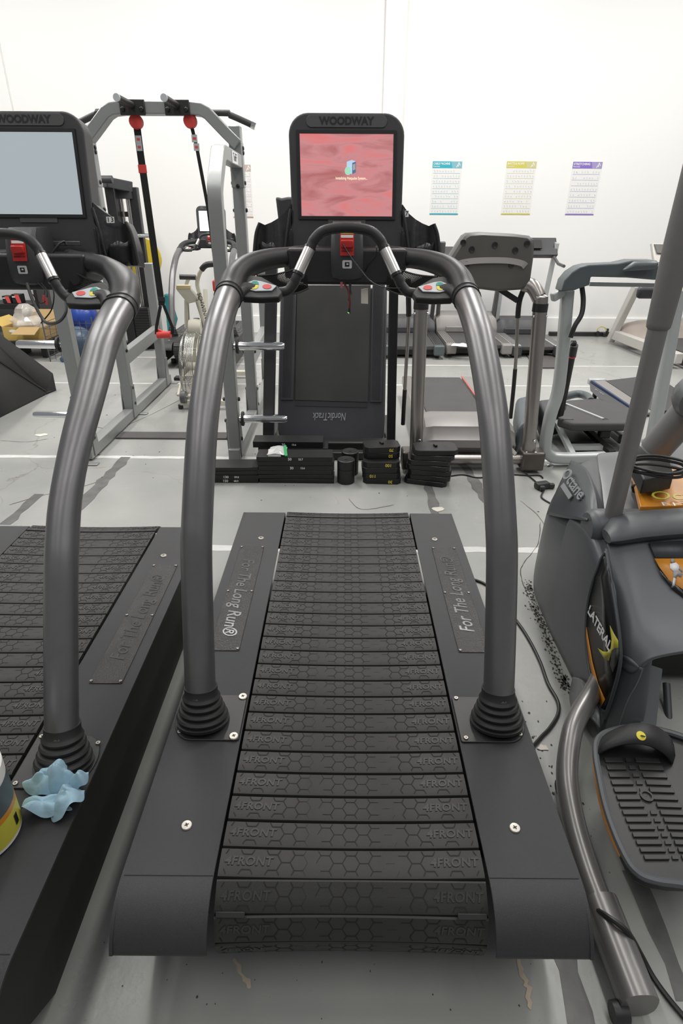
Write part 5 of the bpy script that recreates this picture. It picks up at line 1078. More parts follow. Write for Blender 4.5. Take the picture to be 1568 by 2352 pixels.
for k, (x, y) in enumerate(((150, 822), (160, 826))):
    p = pz(x, y, 0.03); gg = Grp('small_dumbbell', ('left', 'right')[k] + ' one of two small blue dumbbells on the floor by the wire rack', 'dumbbell', (p.x, p.y, 0), 'small blue dumbbells')
    gg.part(MB().cyl(p + V((0, -0.06, 0)), p + V((0, 0.06, 0)), 0.012, 10), 'handle', DB)
    for d in (-0.06, 0.06): gg.part(MB().lathe([(0.001, -0.025), (0.026, -0.022), (0.03, 0), (0.026, 0.022), (0.001, 0.025)], p + V((0, d, 0)), (0, 1, 0), 12), 'head', DB)
TF = mat('teal_foam', (0.02, 0.24, 0.26), 0.7, 0, 0.06, 14)
tf = MB().prism([py(x, y, 7.7) for x, y in ((376, 676), (386, 678), (404, 735), (394, 776), (386, 777))], (0, 0.10, 0)).build('foam_block', TF, bevel=0.01); tag(tf, 'teal foam block leaning on the wall behind the rack', 'foam block')
# black machine bulk behind the left tube
mbk = Grp('black_bench', 'black padded machine base behind the wire ball rack', 'weight machine', (-3.05, 7.4, 0))
a = py(140, 690, 7.4); mbk.part(MB().box((a.x + 0.1, 7.45, 0.45), (0.34, 0.25, 0.82)), 'housing', IRON, bevel=0.02); mbk.part(MB().box((a.x + 0.14, 7.32, 0.72), (0.02, 0.01, 0.02)), 'red_tab', REDP); mbk.part(MB().box((a.x + 0.1, 7.45, 0.03), (0.5, 0.4, 0.06)), 'base', IRON, bevel=0.01)
# shelf with two red boxes
g = Grp('storage_shelf', 'low black-edged white storage shelf at the far left', 'shelf', (-3.9, 7.7, 0))
xs0, xs1 = -4.9, py(98, 700, 7.6).x
zs_ = (py(50, 697, 7.6).z, py(50, 738, 7.6).z)
for z in zs_: g.part(MB().box(((xs0 + xs1) / 2, 7.65, z - 0.02), (xs1 - xs0, 0.35, 0.06)), 'shelf_board', IRON, bevel=0.004)
for z0, z1 in ((zs_[0] + 0.02, zs_[0] + 0.5), (zs_[1] + 0.02, zs_[0] - 0.06), (0.05, zs_[1] - 0.06)): g.part(MB().box(((xs0 + xs1) / 2, 7.82, (z0 + z1) / 2), (xs1 - xs0, 0.02, z1 - z0)), 'back_panel', mat('pale_grey_panel', (0.62, 0.62, 0.60), 0.6, 0, 0.08, 6))
for x in (xs0, xs1): g.part(MB().box((x, 7.65, zs_[0] / 2 + 0.2), (0.04, 0.35, zs_[0] + 0.4)), 'side_post', IRON)
for k, (x0, x1, y0) in enumerate(((5, 26, 677), (27, 50, 673))):
    a, b = py(x0, 694, 7.5), py(x1, 694, 7.5); t_ = py(x0, y0, 7.5); zz0 = zs_[0] + 0.012; hgt = t_.z - a.z
    gg = Grp('tool_box_carton', ('left', 'right')[k] + ' one of two small black and red cartons on the shelf', 'box', ((a.x + b.x) / 2, 7.55, zz0), 'black and red cartons')
    gg.part(MB().box(((a.x + b.x) / 2, 7.56, zz0 + hgt / 2), (b.x - a.x - 0.01, 0.1, hgt)), 'carton', IRON, bevel=0.003)
    gg.part(MB().prism([V((lerp(a.x, b.x, u), 7.508, zz0 + hgt * v)) for u, v in ((0.55, 0.05), (0.92, 0.05), (0.8, 0.95), (0.35, 0.95))], (0, -0.001, 0)), 'red_print', REDP)
    gg.part(MB().box((lerp(a.x, b.x, 0.3), 7.508, zz0 + hgt * 0.72), ((b.x - a.x) * 0.4, 0.001, hgt * 0.12)), 'white_print', WHITE)
# cardboard box with a plastic bag
CARD = mat('cardboard', (0.40, 0.27, 0.12), 0.8, 0, 0.08, 12); CARDY = mat('yellow_cardboard', (0.52, 0.36, 0.10), 0.75, 0, 0.06, 12)
a, b = py(12, 782, 6.5), py(100, 782, 6.5); z0 = a.z; z1 = py(50, 752, 6.5).z
g = Grp('cardboard_box', 'open yellow-brown cardboard box with raised flaps at the left', 'box', ((a.x + b.x) / 2, 6.6, 0))
cx0, cx1 = a.x, b.x
g.part(MB().box(((cx0 + cx1) / 2, 6.70, z0 - 0.02), (cx1 - cx0 + 0.1, 0.5, 0.04)), 'stand_top', IRON); 
for x in (cx0 + 0.05, cx1 - 0.05): g.part(MB().box((x, 6.70, (z0 - 0.04) / 2), (0.05, 0.3, z0 - 0.04)), 'stand_leg', IRON)
for c_, d in ((((cx0 + cx1) / 2, 6.50, (z0 + z1) / 2), (cx1 - cx0, 0.008, z1 - z0)), (((cx0 + cx1) / 2, 6.90, (z0 + z1) / 2), (cx1 - cx0, 0.008, z1 - z0)), ((cx0, 6.70, (z0 + z1) / 2), (0.008, 0.4, z1 - z0)), ((cx1, 6.70, (z0 + z1) / 2), (0.008, 0.4, z1 - z0)), (((cx0 + cx1) / 2, 6.70, z0 + 0.006), (cx1 - cx0, 0.4, 0.008))): g.part(MB().box(c_, d), 'wall_panel', CARDY if d[0] > 0.1 and c_[1] < 6.6 else CARD)
g.part(MB().prism([V((cx1 - 0.22, 6.49, z1)), V((cx1 - 0.005, 6.49, z1)), V((cx1 + 0.0, 6.33, z1 - 0.05)), V((cx1 - 0.25, 6.33, z1 - 0.05))], (0, 0, 0.006)), 'flap', CARD); g.part(MB().prism([V((cx0, 6.50, z1)), V((cx0, 6.90, z1)), V((cx0 - 0.1, 6.88, z1 + 0.07)), V((cx0 - 0.1, 6.52, z1 + 0.07))], (0, 0, 0.006)), 'flap', CARDY)
g.part(MB().prism([V((cx0 + 0.1, 6.90, z1)), V((cx1, 6.90, z1)), V((cx1 - 0.02, 6.98, z1 + 0.12)), V((cx0 + 0.12, 6.98, z1 + 0.12))], (0, 0.006, 0)), 'flap', CARD)
g.part(MB().prism([V(((cx0 + cx1) / 2 - 0.10 + 0.04 * math.cos(k * PI / 6), 6.495, (z0 + z1) / 2 + 0.03 + 0.016 * math.sin(k * PI / 6))) for k in range(12)], (0, -0.002, 0)), 'hand_hole', PAPERW)
rnd = random.Random(5); pc = py(58, 742, 6.6); rings = []
for i in range(7):
    z = -0.05 + i * 0.04; rr = (0.17, 0.18, 0.15, 0.11, 0.10, 0.09, 0.04)[i]; rings.append([V((pc.x + rr * rnd.uniform(0.75, 1.2) * math.cos(2 * PI * k / 14), 6.65 + rr * rnd.uniform(0.7, 1.1) * math.sin(2 * PI * k / 14), z1 + 0.03 + z)) for k in range(14)])
gg = MB().loft(rings).build('packing_bag', mat('cloudy_plastic', (0.70, 0.66, 0.60), 0.12, 0, 0.3, 14, 1.0, 20, alpha=0.5)); tag(gg, 'cloudy crumpled plastic bag stuffed in the open cardboard box', 'plastic bag')
# ---- large black wedge at the left edge
WEDGE = mat('matt_black_wedge', (0.010, 0.010, 0.010), 0.6, 0, 0.15, 6)
F2 = pz(107, 906); F1 = pz(-120, 1019); dF = (F1 - F2).normalized(); nF = V((-dF.y, dF.x, 0)); nF = nF if nF.y > 0 else -nF
F3 = pz(129, 897); F4 = F1 + nF * (F3 - F2).length * 2.5
def onp(x, y, P0, n): return pp(x, y, P0, n)
R1 = onp(-120, 752, F1, nF); R2 = F2 + V((0, 0, 0.02)); T3 = py(121, 858, F3.y); T1 = py(-120, 678, F3.y + 0.25)
g = Grp('black_wedge', 'large matt black wedge-shaped box cut off by the left edge', 'plyo box', (F2.x - 0.6, F2.y, 0))
g.part(MB().add([F1, F2, R2, R1], [(0, 1, 2, 3)]).add([R1, R2, V((F3.x, F3.y, 0.02)), T3, T1], [(0, 1, 2, 3, 4)]).add([F2, F3, V((F3.x, F3.y, 0.02)), R2], [(0, 1, 2, 3)]).add([T3, V((F3.x, F3.y, 0)), V((T1.x, T1.y, 0)), T1], [(0, 1, 2, 3)]).add([F1, R1, T1, V((T1.x, T1.y, 0))], [(0, 1, 2, 3)]), 'shell', WEDGE, solid=0.004)
g.part(MB().bar(R1 + V((0, -0.004, 0)), R2 + V((0, -0.004, 0.012)), 0.012, 0.012), 'seam', BLACK); g.part(MB().box(V((F2.x - 0.05, F2.y - 0.02, 0.008)), (0.10, 0.03, 0.016)), 'foot', BLKPL)
# ================================================================== lateral elliptical at the right
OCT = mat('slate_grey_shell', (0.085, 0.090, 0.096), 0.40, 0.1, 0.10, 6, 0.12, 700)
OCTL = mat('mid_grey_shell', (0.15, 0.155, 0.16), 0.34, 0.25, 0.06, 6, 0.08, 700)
OCTD = mat('dark_slate_panel', (0.050, 0.054, 0.060), 0.42, 0, 0.12, 6, 0.1, 700)
ARMM = mat('warm_grey_arm_paint', (0.21, 0.205, 0.20), 0.42, 0.25, 0.05, 14)
SLEEVE = mat('grey_foam_sleeve', (0.17, 0.165, 0.16), 0.7, 0, 0.08, 40, 0.2, 400)
ORANGE = mat('orange_decal', (0.60, 0.24, 0.025), 0.35, 0, 0.12, 9); GLOSSB = mat('gloss_black_decal', (0.006, 0.006, 0.007), 0.25, 0, 0.1, 9)
KEYD = mat('silver_badge', (0.26, 0.27, 0.28), 0.4, 0.3, 0.05, 30)
LIME = mat('yellow_green_decal', (0.55, 0.50, 0.06), 0.45, 0, 0.06, 30)
STAB = mat('pewter_tube_paint', (0.20, 0.195, 0.19), 0.30, 0.5, 0.05, 14)
g = Grp('lateral_elliptical', 'slate grey lateral elliptical trainer with orange decals at the right edge', 'elliptical', (1.1, 1.6, 0))
def sloft(secs, k=5, kk=3):
    S = [crv([V(p) for p in s_], k, True) for s_ in secs]; n = len(S[0]); cols = [crv([s_[i] for s_ in S], kk) for i in range(n)]
    return [[cols[i][j] for i in range(n)] for j in range(len(cols[0]))]
def grid(mb, rows, k=4, mi=0):
    R2 = [crv(r, k) for r in rows]; n = len(R2[0]); cols = [crv([r[i] for r in R2], k) for i in range(n)]; m = len(cols[0])
    return mb.add([cols[i][j] for j in range(m) for i in range(n)], [(j * n + i, j * n + i + 1, (j + 1) * n + i + 1, (j + 1) * n + i) for j in range(m - 1) for i in range(n - 1)], mi, True)
XI = 1.62
# main body: left side wall is close to the plane x = 0.79, the top rises towards the far end
def sec(Y, xl, zt, r=0.05, dx=0.0):
    xt = xl + dx + 0.14
    return [(xl + 0.004, Y, 0.03), (xl, Y, zt * 0.35), (xl + 0.002 + dx * 0.15, Y, zt * 0.66), (xl + 0.030 + dx * 0.55, Y, zt - 0.075), (xl + 0.075 + dx * 0.9, Y, zt - 0.022), (xt, Y, zt), (XI, Y, zt + 0.012), (XI, Y, 0.03), (xl + 0.16, Y, 0.03), (xl + 0.05, Y, 0.03)]
body = [sec(2.36, 0.99, 0.50, dx=0.06), sec(2.28, 0.905, 0.57, dx=0.08), sec(2.18, 0.840, 0.605, dx=0.09), sec(2.06, 0.803, 0.610, dx=0.085), sec(1.92, 0.792, 0.590, dx=0.06), sec(1.80, 0.790, 0.565, dx=0.03), sec(1.70, 0.790, 0.540, dx=0.01)]
hm_ = MB().loft(sloft(body))
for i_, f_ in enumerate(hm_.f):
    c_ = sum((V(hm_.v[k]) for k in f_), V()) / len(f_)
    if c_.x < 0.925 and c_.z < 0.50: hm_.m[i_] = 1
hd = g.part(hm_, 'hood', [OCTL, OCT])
wall = []
for Y, zt in ((1.84, 0.50), (1.70, 0.525), (1.60, 0.505), (1.50, 0.455), (1.42, 0.40), (1.355, 0.335), (1.325, 0.25), (1.305, 0.16), (1.30, 0.10)):
    wall.append([(0.7905, Y, 0.03), (0.7885, Y, zt * 0.5), (0.7895, Y, zt * 0.85), (0.798, Y, zt - 0.012), (0.825, Y, zt), (0.90, Y, zt), (0.91, Y, zt * 0.5), (0.905, Y, 0.03)])
sh = g.part(MB().loft(sloft(wall)), 'side_shell', OCT)
# badge panel on the upper flank
rows = [[(1312, 1058, 0.925), (1345, 1076, 0.918), (1365, 1125, 0.878), (1373, 1172, 0.850)], [(1284, 1115, 0.858), (1318, 1130, 0.842), (1345, 1152, 0.832), (1361, 1184, 0.820)], [(1256, 1182, 0.812), (1290, 1189, 0.802), (1322, 1193, 0.797), (1347, 1196, 0.794)]]
bg_ = [[px(*p) for p in r] for r in rows]
bp2 = g.part(grid(MB(), bg_, 5), 'badge_panel', OCTD, hd, solid=0.006, fix=False)
ta, tb_ = px(1296, 1092, 0.868), px(1336, 1150, 0.830); u_ = (tb_ - ta).normalized(); nb_ = (bg_[0][1] - bg_[2][1]).cross(u_).normalized(); nb_ = nb_ if nb_.dot(CPOS - ta) > 0 else -nb_
upb = nb_.cross(u_); cB = ta.lerp(tb_, 0.5) + nb_ * 0.009
g.text('Octane', cB + upb * 0.012, u_, upb, 0.058, KEYD, bp2, ext=0.002, bold=0.001, width=(tb_ - ta).length)
g.part(MB().bar(cB - upb * 0.024 - u_ * 0.07, cB - upb * 0.024 + u_ * 0.075, 0.018, 0.004, nb_), 'badge_bar', KEYD, bp2)
# pivot cylinder, shoulder beam and the tall arm
pc = g.part(MB().lathe([(0.0001, 0), (0.050, 0.0), (0.060, 0.010), (0.0635, 0.03), (0.0635, 0.105), (0.0615, 0.107), (0.0615, 0.111), (0.0635, 0.113), (0.0635, 0.2)], px(1346, 1212, 0.800), (1, 0.0, 0), 30), 'pivot_housing', OCT)
def beam(x, y, X): return px(x, y, X)
sb = []
for x, ty, byy, Yc, q in ((1392, 1218, 1246, 1.62, 0.5), (1410, 1195, 1243, 1.64, 0.9), (1450, 1182, 1237, 1.65, 1.0), (1510, 1177, 1230, 1.65, 1.0), (1600, 1172, 1222, 1.65, 1.0)):
    T_, B_ = py(x, ty, Yc), py(x, byy, Yc - 0.03); m_ = (T_ + B_) / 2; hh = (T_.z - B_.z) / 2
    sb.append([V((m_.x, m_.y + 0.07 * q * math.cos(t), m_.z + hh * 1.15 * math.sin(t))) for t in [2 * PI * k / 12 for k in range(12)]])
g.part(MB().loft(sb), 'shoulder_beam', OCT)
pb_ = px(1405, 1192, 0.868); PX_, PY_ = pb_.x, pb_.y
ar = g.part(MB().tube([V((PX_, PY_, pb_.z - 0.05)), V((PX_, PY_, 1.2))], 0.0262, 22), 'handle_arm', ARMM)
zsl = py(1518, 752, PY_).z
g.part(MB().tube([V((PX_, PY_, zsl - 0.006)), V((PX_, PY_, zsl)), V((PX_, PY_, zsl + 0.01)), V((PX_ + 0.002, PY_, zsl + 0.2)), V((PX_ + 0.006, PY_, 1.62))], [0.026, 0.0305, 0.032, 0.037, 0.037], 22), 'arm_sleeve', SLEEVE, ar)
# rear thick arm and its socket
s0, s1 = py(1498, 1040, 2.05), py(1580, 945, 2.0)
sk = g.part(MB().tube([s0 + (s0 - s1).normalized() * 0.05, s0, s1], [0.052, 0.054, 0.056], 22), 'crank_arm', ARMM)
g.part(MB().lathe([(0.05, -0.06), (0.068, -0.02), (0.064, 0.012), (0.055, 0.015)], s0, (s1 - s0), 22), 'arm_socket', OCTL, sk)
g.part(MB().lathe([(0.001, -0.06), (0.06, -0.055), (0.075, -0.02), (0.075, 0.02), (0.06, 0.055), (0.001, 0.06)], py(1600, 912, 1.95), (0.3, 1, 0.2), 22), 'arm_joint', OCTL, sk)
# orange top plate with the maker's name
pl = [pz(1448, 1092, 0.612), pz(1600, 1078, 0.612), pz(1600, 1172, 0.585), pz(1467, 1176, 0.585)]
tp = g.part(MB().prism(pl, (0, 0, 0.02)), 'top_plate', ORANGE, bevel=0.003)
oc = pz(1552, 1143, 0.618); g.text('Octane', oc + V((0.035, 0, 0.006)), (1, 0, 0.0), (0, 1, 0.25), 0.060, LIME, tp, ext=0.0012, shear=0.15, width=0.24)
g.text('F I T N E S S', oc + V((0.055, -0.042, -0.004)), (1, 0, 0.0), (0, 1, 0.25), 0.024, WHITE, tp, ext=0.0008, width=0.24)
# front cowl
def P_(l): return [[py(*p) for p in r] for r in l]
rows = [[(1393, 1250, 1.600), (1430, 1238, 1.605), (1490, 1230, 1.605), (1600, 1222, 1.60)], [(1402, 1310, 1.535), (1440, 1305, 1.525), (1500, 1303, 1.52), (1600, 1300, 1.515)], [(1414, 1400, 1.435), (1450, 1400, 1.405), (1505, 1400, 1.395), (1600, 1400, 1.385)], [(1424, 1480, 1.345), (1460, 1480, 1.315), (1512, 1475, 1.30), (1600, 1470, 1.29)], [(1425, 1530, 1.315), (1455, 1545, 1.275), (1500, 1513, 1.265), (1600, 1494, 1.26)]]
cw = g.part(grid(MB(), P_(rows), 5), 'cowl', OCT, solid=0.012, fix=False)
leg = [[(1424, 1500, 1.335), (1445, 1510, 1.300), (1476, 1535, 1.265)], [(1418, 1555, 1.310), (1440, 1560, 1.290), (1463, 1568, 1.265)], [(1404, 1620, 1.300), (1420, 1620, 1.285), (1438, 1615, 1.27)], [(1386, 1695, 1.285), (1398, 1700, 1.275), (1412, 1695, 1.265)]]
g.part(grid(MB(), P_(leg), 5), 'cowl_leg', OCT, cw, solid=0.012, fix=False)
g.part(MB().tube(crv([px(*p) for p in ((1391, 1262, 0.797), (1402, 1330, 0.786), (1414, 1400, 0.784), (1424, 1480, 0.784), (1423, 1530, 0.784), (1408, 1590, 0.784), (1388, 1650, 0.784))], 4), 0.0055, 8), 'edge_bead', OCTD, cw)
# recess above the orange figure decal
def cwp(x, y, d=0.012):
    T_ = [(1230, 1.605), (1303, 1.52), (1400, 1.395), (1475, 1.30), (1513, 1.265)]
    for (a, A), (b, B) in zip(T_, T_[1:]):
        if a <= y <= b: return py(x, y, lerp(A, B, (y - a) / (b - a)) - d)
    return py(x, y, 1.5)
g.part(MB().add([cwp(*p) for p in ((1490, 1246), (1600, 1240), (1600, 1282), (1504, 1281))], [(0, 1, 2, 3)]), 'cowl_recess', OCTD, cw, solid=0.004)
dec = [(1503, 1283), (1600, 1283), (1600, 1395), (1575, 1378), (1545, 1350), (1520, 1315)]
dk = g.part(MB().add([cwp(x, y) for x, y in dec], [tuple(range(6))]), 'figure_decal', ORANGE, cw, solid=0.002)
g.part(MB().add([cwp(x, y, 0.0145) for x, y in ((1508, 1296), (1520, 1322), (1545, 1353), (1600, 1398), (1600, 1362), (1565, 1352), (1535, 1332))], [tuple(range(7))]), 'decal_band', GLOSSB, dk, solid=0.001)  # gloss black band along the lower edge of the decal
FIGG = mat('decal_grey', (0.30, 0.30, 0.31), 0.6, 0, 0.05, 30)
for pts, m, nm in ((((1540, 1284), (1547, 1283), (1549, 1290), (1545, 1294), (1540, 1291)), FIGG, 'figure_head'), (((1538, 1295), (1552, 1292), (1560, 1300), (1557, 1312), (1546, 1312), (1538, 1305)), WHITE, 'figure_shirt'), (((1558, 1298), (1568, 1312), (1566, 1315), (1556, 1304)), FIGG, 'figure_arm'), (((1546, 1312), (1557, 1311), (1568, 1318), (1563, 1326), (1555, 1322), (1551, 1330), (1545, 1326)), FIGG, 'figure_shorts'), (((1546, 1326), (1552, 1329), (1549, 1345), (1543, 1346)), KEYP, 'figure_leg'), (((1541, 1346), (1550, 1345), (1549, 1350), (1540, 1351)), BLACK, 'figure_shoe')):
    g.part(MB().add([cwp(x, y, 0.0160) for x, y in pts], [tuple(range(len(pts)))]), nm, m, dk, solid=0.0008)
# side panel: black with LATERAL, orange tail; it lies flat on the side wall
SX = 0.7815
pout = [(1391, 1268), (1400, 1325), (1412, 1400), (1421, 1478), (1420, 1530), (1405, 1588), (1386, 1632), (1378, 1625), (1362, 1575), (1350, 1520), (1345, 1450), (1350, 1385), (1364, 1325), (1380, 1285)]
P2 = [px(x, y, SX + (0.012 if y < 1300 else 0)) for x, y in pout]
sp_ = g.part(MB().add(P2, [tuple(range(len(P2)))]), 'side_panel', GLOSSB, sh, solid=0.004)
rim_ = crv([px(x, y, SX - 0.001 + (0.012 if y < 1300 else 0)) for x, y in pout[6:] + pout[:1]], 4); g.part(MB().tube(rim_, 0.005, 8), 'panel_rim', OCT, sh)
NX = V((-1, 0, 0))
a, b = px(1351, 1398, SX - 0.003), px(1401, 1489, SX - 0.003); u_ = (b - a).normalized()
g.text('LATERAL', a.lerp(b, 0.5), u_, NX.cross(u_), 0.046, WHITE, sp_, ext=0.0006, shear=0.1, bold=0.0008, width=(b - a).length)
def decal(pts, nm, m, d=0.0028): return g.part(MB().add([px(x, y, SX - d) for x, y in pts], [tuple(range(len(pts)))]), nm, m, sp_, solid=0.0008)
decal([(1346, 1440), (1346, 1465), (1352, 1520), (1364, 1573), (1380, 1624), (1389, 1606), (1373, 1570), (1360, 1520)], 'orange_tail', ORANGE)
decal([(1400, 1436), (1409, 1454), (1419, 1471), (1420, 1488), (1411, 1490), (1403, 1500), (1398, 1518), (1387, 1513), (1372, 1488), (1384, 1496), (1394, 1497), (1402, 1490), (1404, 1470)], 'bird_emblem', LIME)
decal([(1404, 1494), (1411, 1489), (1420, 1489), (1421, 1505), (1416, 1525), (1407, 1545), (1401, 1528)], 'emblem_badge', BLACK, 0.0036)
for x, y in ((1387, 1282), (1353, 1400), (1376, 1608)): q_ = px(x, y, SX - 0.002); g.part(MB().lathe([(0.005, 0), (0.004, 0.002), (0.0001, 0.002)], q_, (-1, 0, 0), 10), 'panel_screw', OCTD, sp_)
# foot socket and long rear stabiliser tube
st = [V((0.815, 1.46, 0.17)), V((0.80, 1.40, 0.155)), pz(1325, 1650, 0.13), pz(1308, 1710, 0.115), pz(1302, 1790, 0.095), pz(1318, 1890, 0.07), pz(1350, 2000, 0.05), pz(1395, 2120, 0.045), pz(1468, 2310, 0.045)]
fo = g.part(MB().tube(crv(st, 6), 0.0285, 22), 'stabiliser_tube', STAB)
sc_ = crv(st[-3:], 6); k0 = sc_[4]
g.part(MB().sweep([k0, sc_[7], sc_[10], sc_[12]], rrect(0.074, 0.080, 0.03, 4), (0, 0, 1), 0, True), 'stabiliser_cap', STAB, fo)
wv = [[(1318, 1555, 0.778), (1340, 1565, 0.772), (1368, 1612, 0.776)], [(1310, 1598, 0.772), (1335, 1592, 0.745), (1376, 1640, 0.768)], [(1309, 1648, 0.764), (1333, 1632, 0.730), (1377, 1672, 0.764)]]
g.part(grid(MB(), [[px(*p) for p in r] for r in wv], 5), 'socket_shroud', OCTL, fo, solid=0.010, fix=False)
for x, y in ((1284, 1805), (1412, 2322)): p = pz(x, y, 0.03); g.part(MB().lathe([(0.001, -0.015), (0.020, -0.015), (0.022, 0), (0.020, 0.015), (0.001, 0.015)], p + V((0.01, 0, -0.006)), (1, 0, 0), 16), 'stabiliser_wheel', BLKPL, fo)
# dark interior, link bar and drive parts under the cowl
g.part(MB().box((1.26, 1.66, 0.21), (0.66, 0.20, 0.34)), 'inner_chassis', PANEL); g.part(MB().bar(py(1500, 1530, 1.42), py(1478, 1720, 1.26), 0.062, 0.016, (0, 1, 0.3)), 'link_bar', OCTL, bevel=0.003)
g.part(MB().cyl(py(1530, 1570, 1.5), py(1540, 1740, 1.3), 0.012, 12), 'drive_rod', OCTD); g.part(MB().lathe([(0.001, -0.02), (0.10, -0.02), (0.10, 0.02), (0.001, 0.02)], py(1590, 1640, 1.5), (0.3, 1, 0.3), 24), 'drive_disc', IRON)
# pedal
PZ = 0.17
def pd(x, y, dz=0.0): return pz(x, y, PZ + dz)
ped = [(1368, 1735), (1375, 1780), (1390, 1850), (1412, 1915), (1440, 1975), (1462, 2003), (1490, 2018), (1540, 2027), (1640, 2030), (1700, 1960), (1690, 1850), (1650, 1780), (1610, 1720), (1560, 1690), (1470, 1670), (1400, 1680), (1372, 1700)]
pe = g.part(MB().prism([pd(x, y) for x, y in ped], (0, 0, -0.035)), 'pedal', BLKPL, bevel=0.006)
rimp = [pd(x, y, 0.008) for x, y in ped]; g.part(MB().tube(crv(rimp, 4, True), 0.009, 8, closed=True), 'pedal_rim', OCT, pe)
g.part(MB().sweep(crv([pd(x - 2, y, -0.012) for x, y in ((1366, 1740), (1372, 1785), (1386, 1852), (1408, 1918), (1430, 1962))], 4), [(-0.004, -0.010), (0.004, -0.010), (0.004, 0.010), (-0.004, 0.010)], (0, 0, 1)), 'orange_trim', ORANGE, pe)
# raised tread bars
for i in range(14):
    y0 = 1742 + i * 17.2; y1 = y0 + 11; xl = 1386 + max(0, (i)) * 4.6 + (i ** 2) * 0.18; xr = 1426 + i * 8.2
    g.part(MB().prism([pd(xl, y0), pd(xr, y0), pd(xr + 4, y1), pd(xl + 4, y1)], (0, 0, 0.005)), 'tread_bar', EMBOSS, pe, bevel=0.001)
    xr2 = xr + 30; g.part(MB().prism([pd(xr2, y0), pd(xr2 + 55, y0 + 2), pd(xr2 + 60, y1 + 2), pd(xr2 + 4, y1)], (0, 0, 0.005)), 'tread_bar', EMBOSS, pe, bevel=0.001)
    if i not in (5, 6): g.part(MB().prism([pd(xr + 9, y0 + 1), pd(xr + 22, y0 + 1), pd(xr + 25, y1 - 1), pd(xr + 11, y1 - 1)], (0, 0, 0.004)), 'tread_stud', EMBOSS, pe)
g.part(MB().lathe([(0.016, 0), (0.016, 0.005), (0.011, 0.005), (0.011, 0.001), (0.001, 0.001)], pd(1484, 1830), (0, 0, 1), 20), 'tread_ring', EMBOSS, pe)
# toe cup
tc_ = []
for (x0, y0), (x1, y1), hgt in (((1367, 1738), (1542, 1755), 0.060), ((1369, 1722), (1548, 1735), 0.074), ((1378, 1700), (1545, 1712), 0.070), ((1395, 1690), (1530, 1698), 0.045)):
    a, b = pd(x0, y0, 0.004), pd(x1, y1, 0.004); tc_.append([a.lerp(b, t) + V((0, 0, hgt * math.sin(PI * t) ** 0.7)) for t in [i / 14 for i in range(15)]])
tcup = g.part(MB().loft(tc_, closed=False), 'toe_cup', BLKPL, pe, solid=0.006)
e_ = tc_[0][7].lerp(tc_[1][7], 0.65) + V((0, -0.001, 0.0035)); g.part(MB().lathe([(0.012, 0), (0.0095, 0.0008), (0.0001, 0.001)], e_, (0, -0.45, 1), 20), 'cup_emblem', YELLOW, tcup); g.part(MB().box(e_ + V((0, -0.0008, 0.0016)), (0.005, 0.02, 0.0006), Matrix.Rotation(0.6, 3, 'Z') @ Matrix.Rotation(-0.4, 3, 'X')), 'emblem_stroke', BLACK, tcup)
# ---- power adapter and coiled lead on top of the machine
ap_ = [pz(1455, 1058, 0.70), pz(1535, 1048, 0.70), pz(1548, 1090, 0.685), pz(1478, 1101, 0.685)]
ad = MB().prism(ap_, (0, 0, -0.055)).build('power_adapter', BLKPL, bevel=0.006); tag(ad, 'black power adapter brick lying on the orange elliptical top', 'power adapter')
pts = []
for k in range(46):
    a = 2 * PI * k / 15; c_ = pz(1508, 1080, 0.735); pts.append(c_ + V((0.085 * math.cos(a) * (1 + 0.08 * math.sin(k * 1.7)), 0.060 * math.sin(a), 0.006 * (k / 15) + 0.012 * math.sin(a * 0.5 + 1))))
tail = [pz(1452, 1118, 0.60), pz(1462, 1150, 0.56), pz(1462, 1166, 0.535), pz(1430, 1186, 0.53), pz(1398, 1210, 0.525), pz(1378, 1240, 0.49), py(1366, 1262, 1.73)]
cg = Grp('coiled_lead', 'coiled black mains lead hanging off the elliptical, plug dangling', 'cable', (pts[0].x, pts[0].y, 0.56))
cg.part(MB().tube(crv(pts + [pz(1470, 1112, 0.63)] + tail, 3), 0.0048, 8), 'cord', CABLE)
pg_ = py(1362, 1274, 1.72); cg.part(MB().box(pg_, (0.028, 0.024, 0.036), Matrix.Rotation(0.4, 3, 'Y')), 'plug', BLKPL, bevel=0.004)
for dx in (-0.008, 0.008): cg.part(MB().box(pg_ + V((dx - 0.008, 0, -0.026)), (0.002, 0.006, 0.02)), 'plug_pin', STEEL)
cg.part(MB().cyl(pz(1482, 1113, 0.63), pz(1508, 1119, 0.62), 0.010, 10), 'lead_joint', BLKPL)
# ================================================================== loose things
# floor cables
def cable(label, pts, r=0.005, z=None, m=CABLE):
    P = [pz(p[0], p[1], (p[2] if len(p) > 2 else r)) for p in pts]; o = MB().tube(crv(P, 6), r, 8).build('floor_cable', m); return tag(o, label, 'cable', 'black cables on the floor')
cable('black cable curving along the floor between the central treadmill and elliptical', [(1085, 1330), (1125, 1350), (1185, 1425), (1215, 1470), (1240, 1520), (1258, 1570), (1280, 1610), (1281, 1640), (1262, 1672), (1243, 1692), (1215, 1725)], 0.006)
cable('black cable crossing the elliptical rear tube at the bottom right', [(1345, 2068, 0.03), (1362, 2085, 0.06), (1395, 2105, 0.092), (1440, 2140, 0.09), (1470, 2190, 0.03), (1500, 2245, 0.006), (1540, 2300, 0.006), (1600, 2370, 0.006)], 0.006)
cable('thin black cable under the silver treadmill leading to the plug splitter', [(1010, 1098), (1060, 1090), (1100, 1097), (1165, 1090), (1210, 1092), (1238, 1092), (1246, 1098)], 0.005)
cable('black lead dropping from the silver treadmill tag to the plug splitter', [(1182, 1040, 0.12), (1188, 1062, 0.06), (1205, 1085, 0.012), (1228, 1105), (1240, 1118)], 0.005)
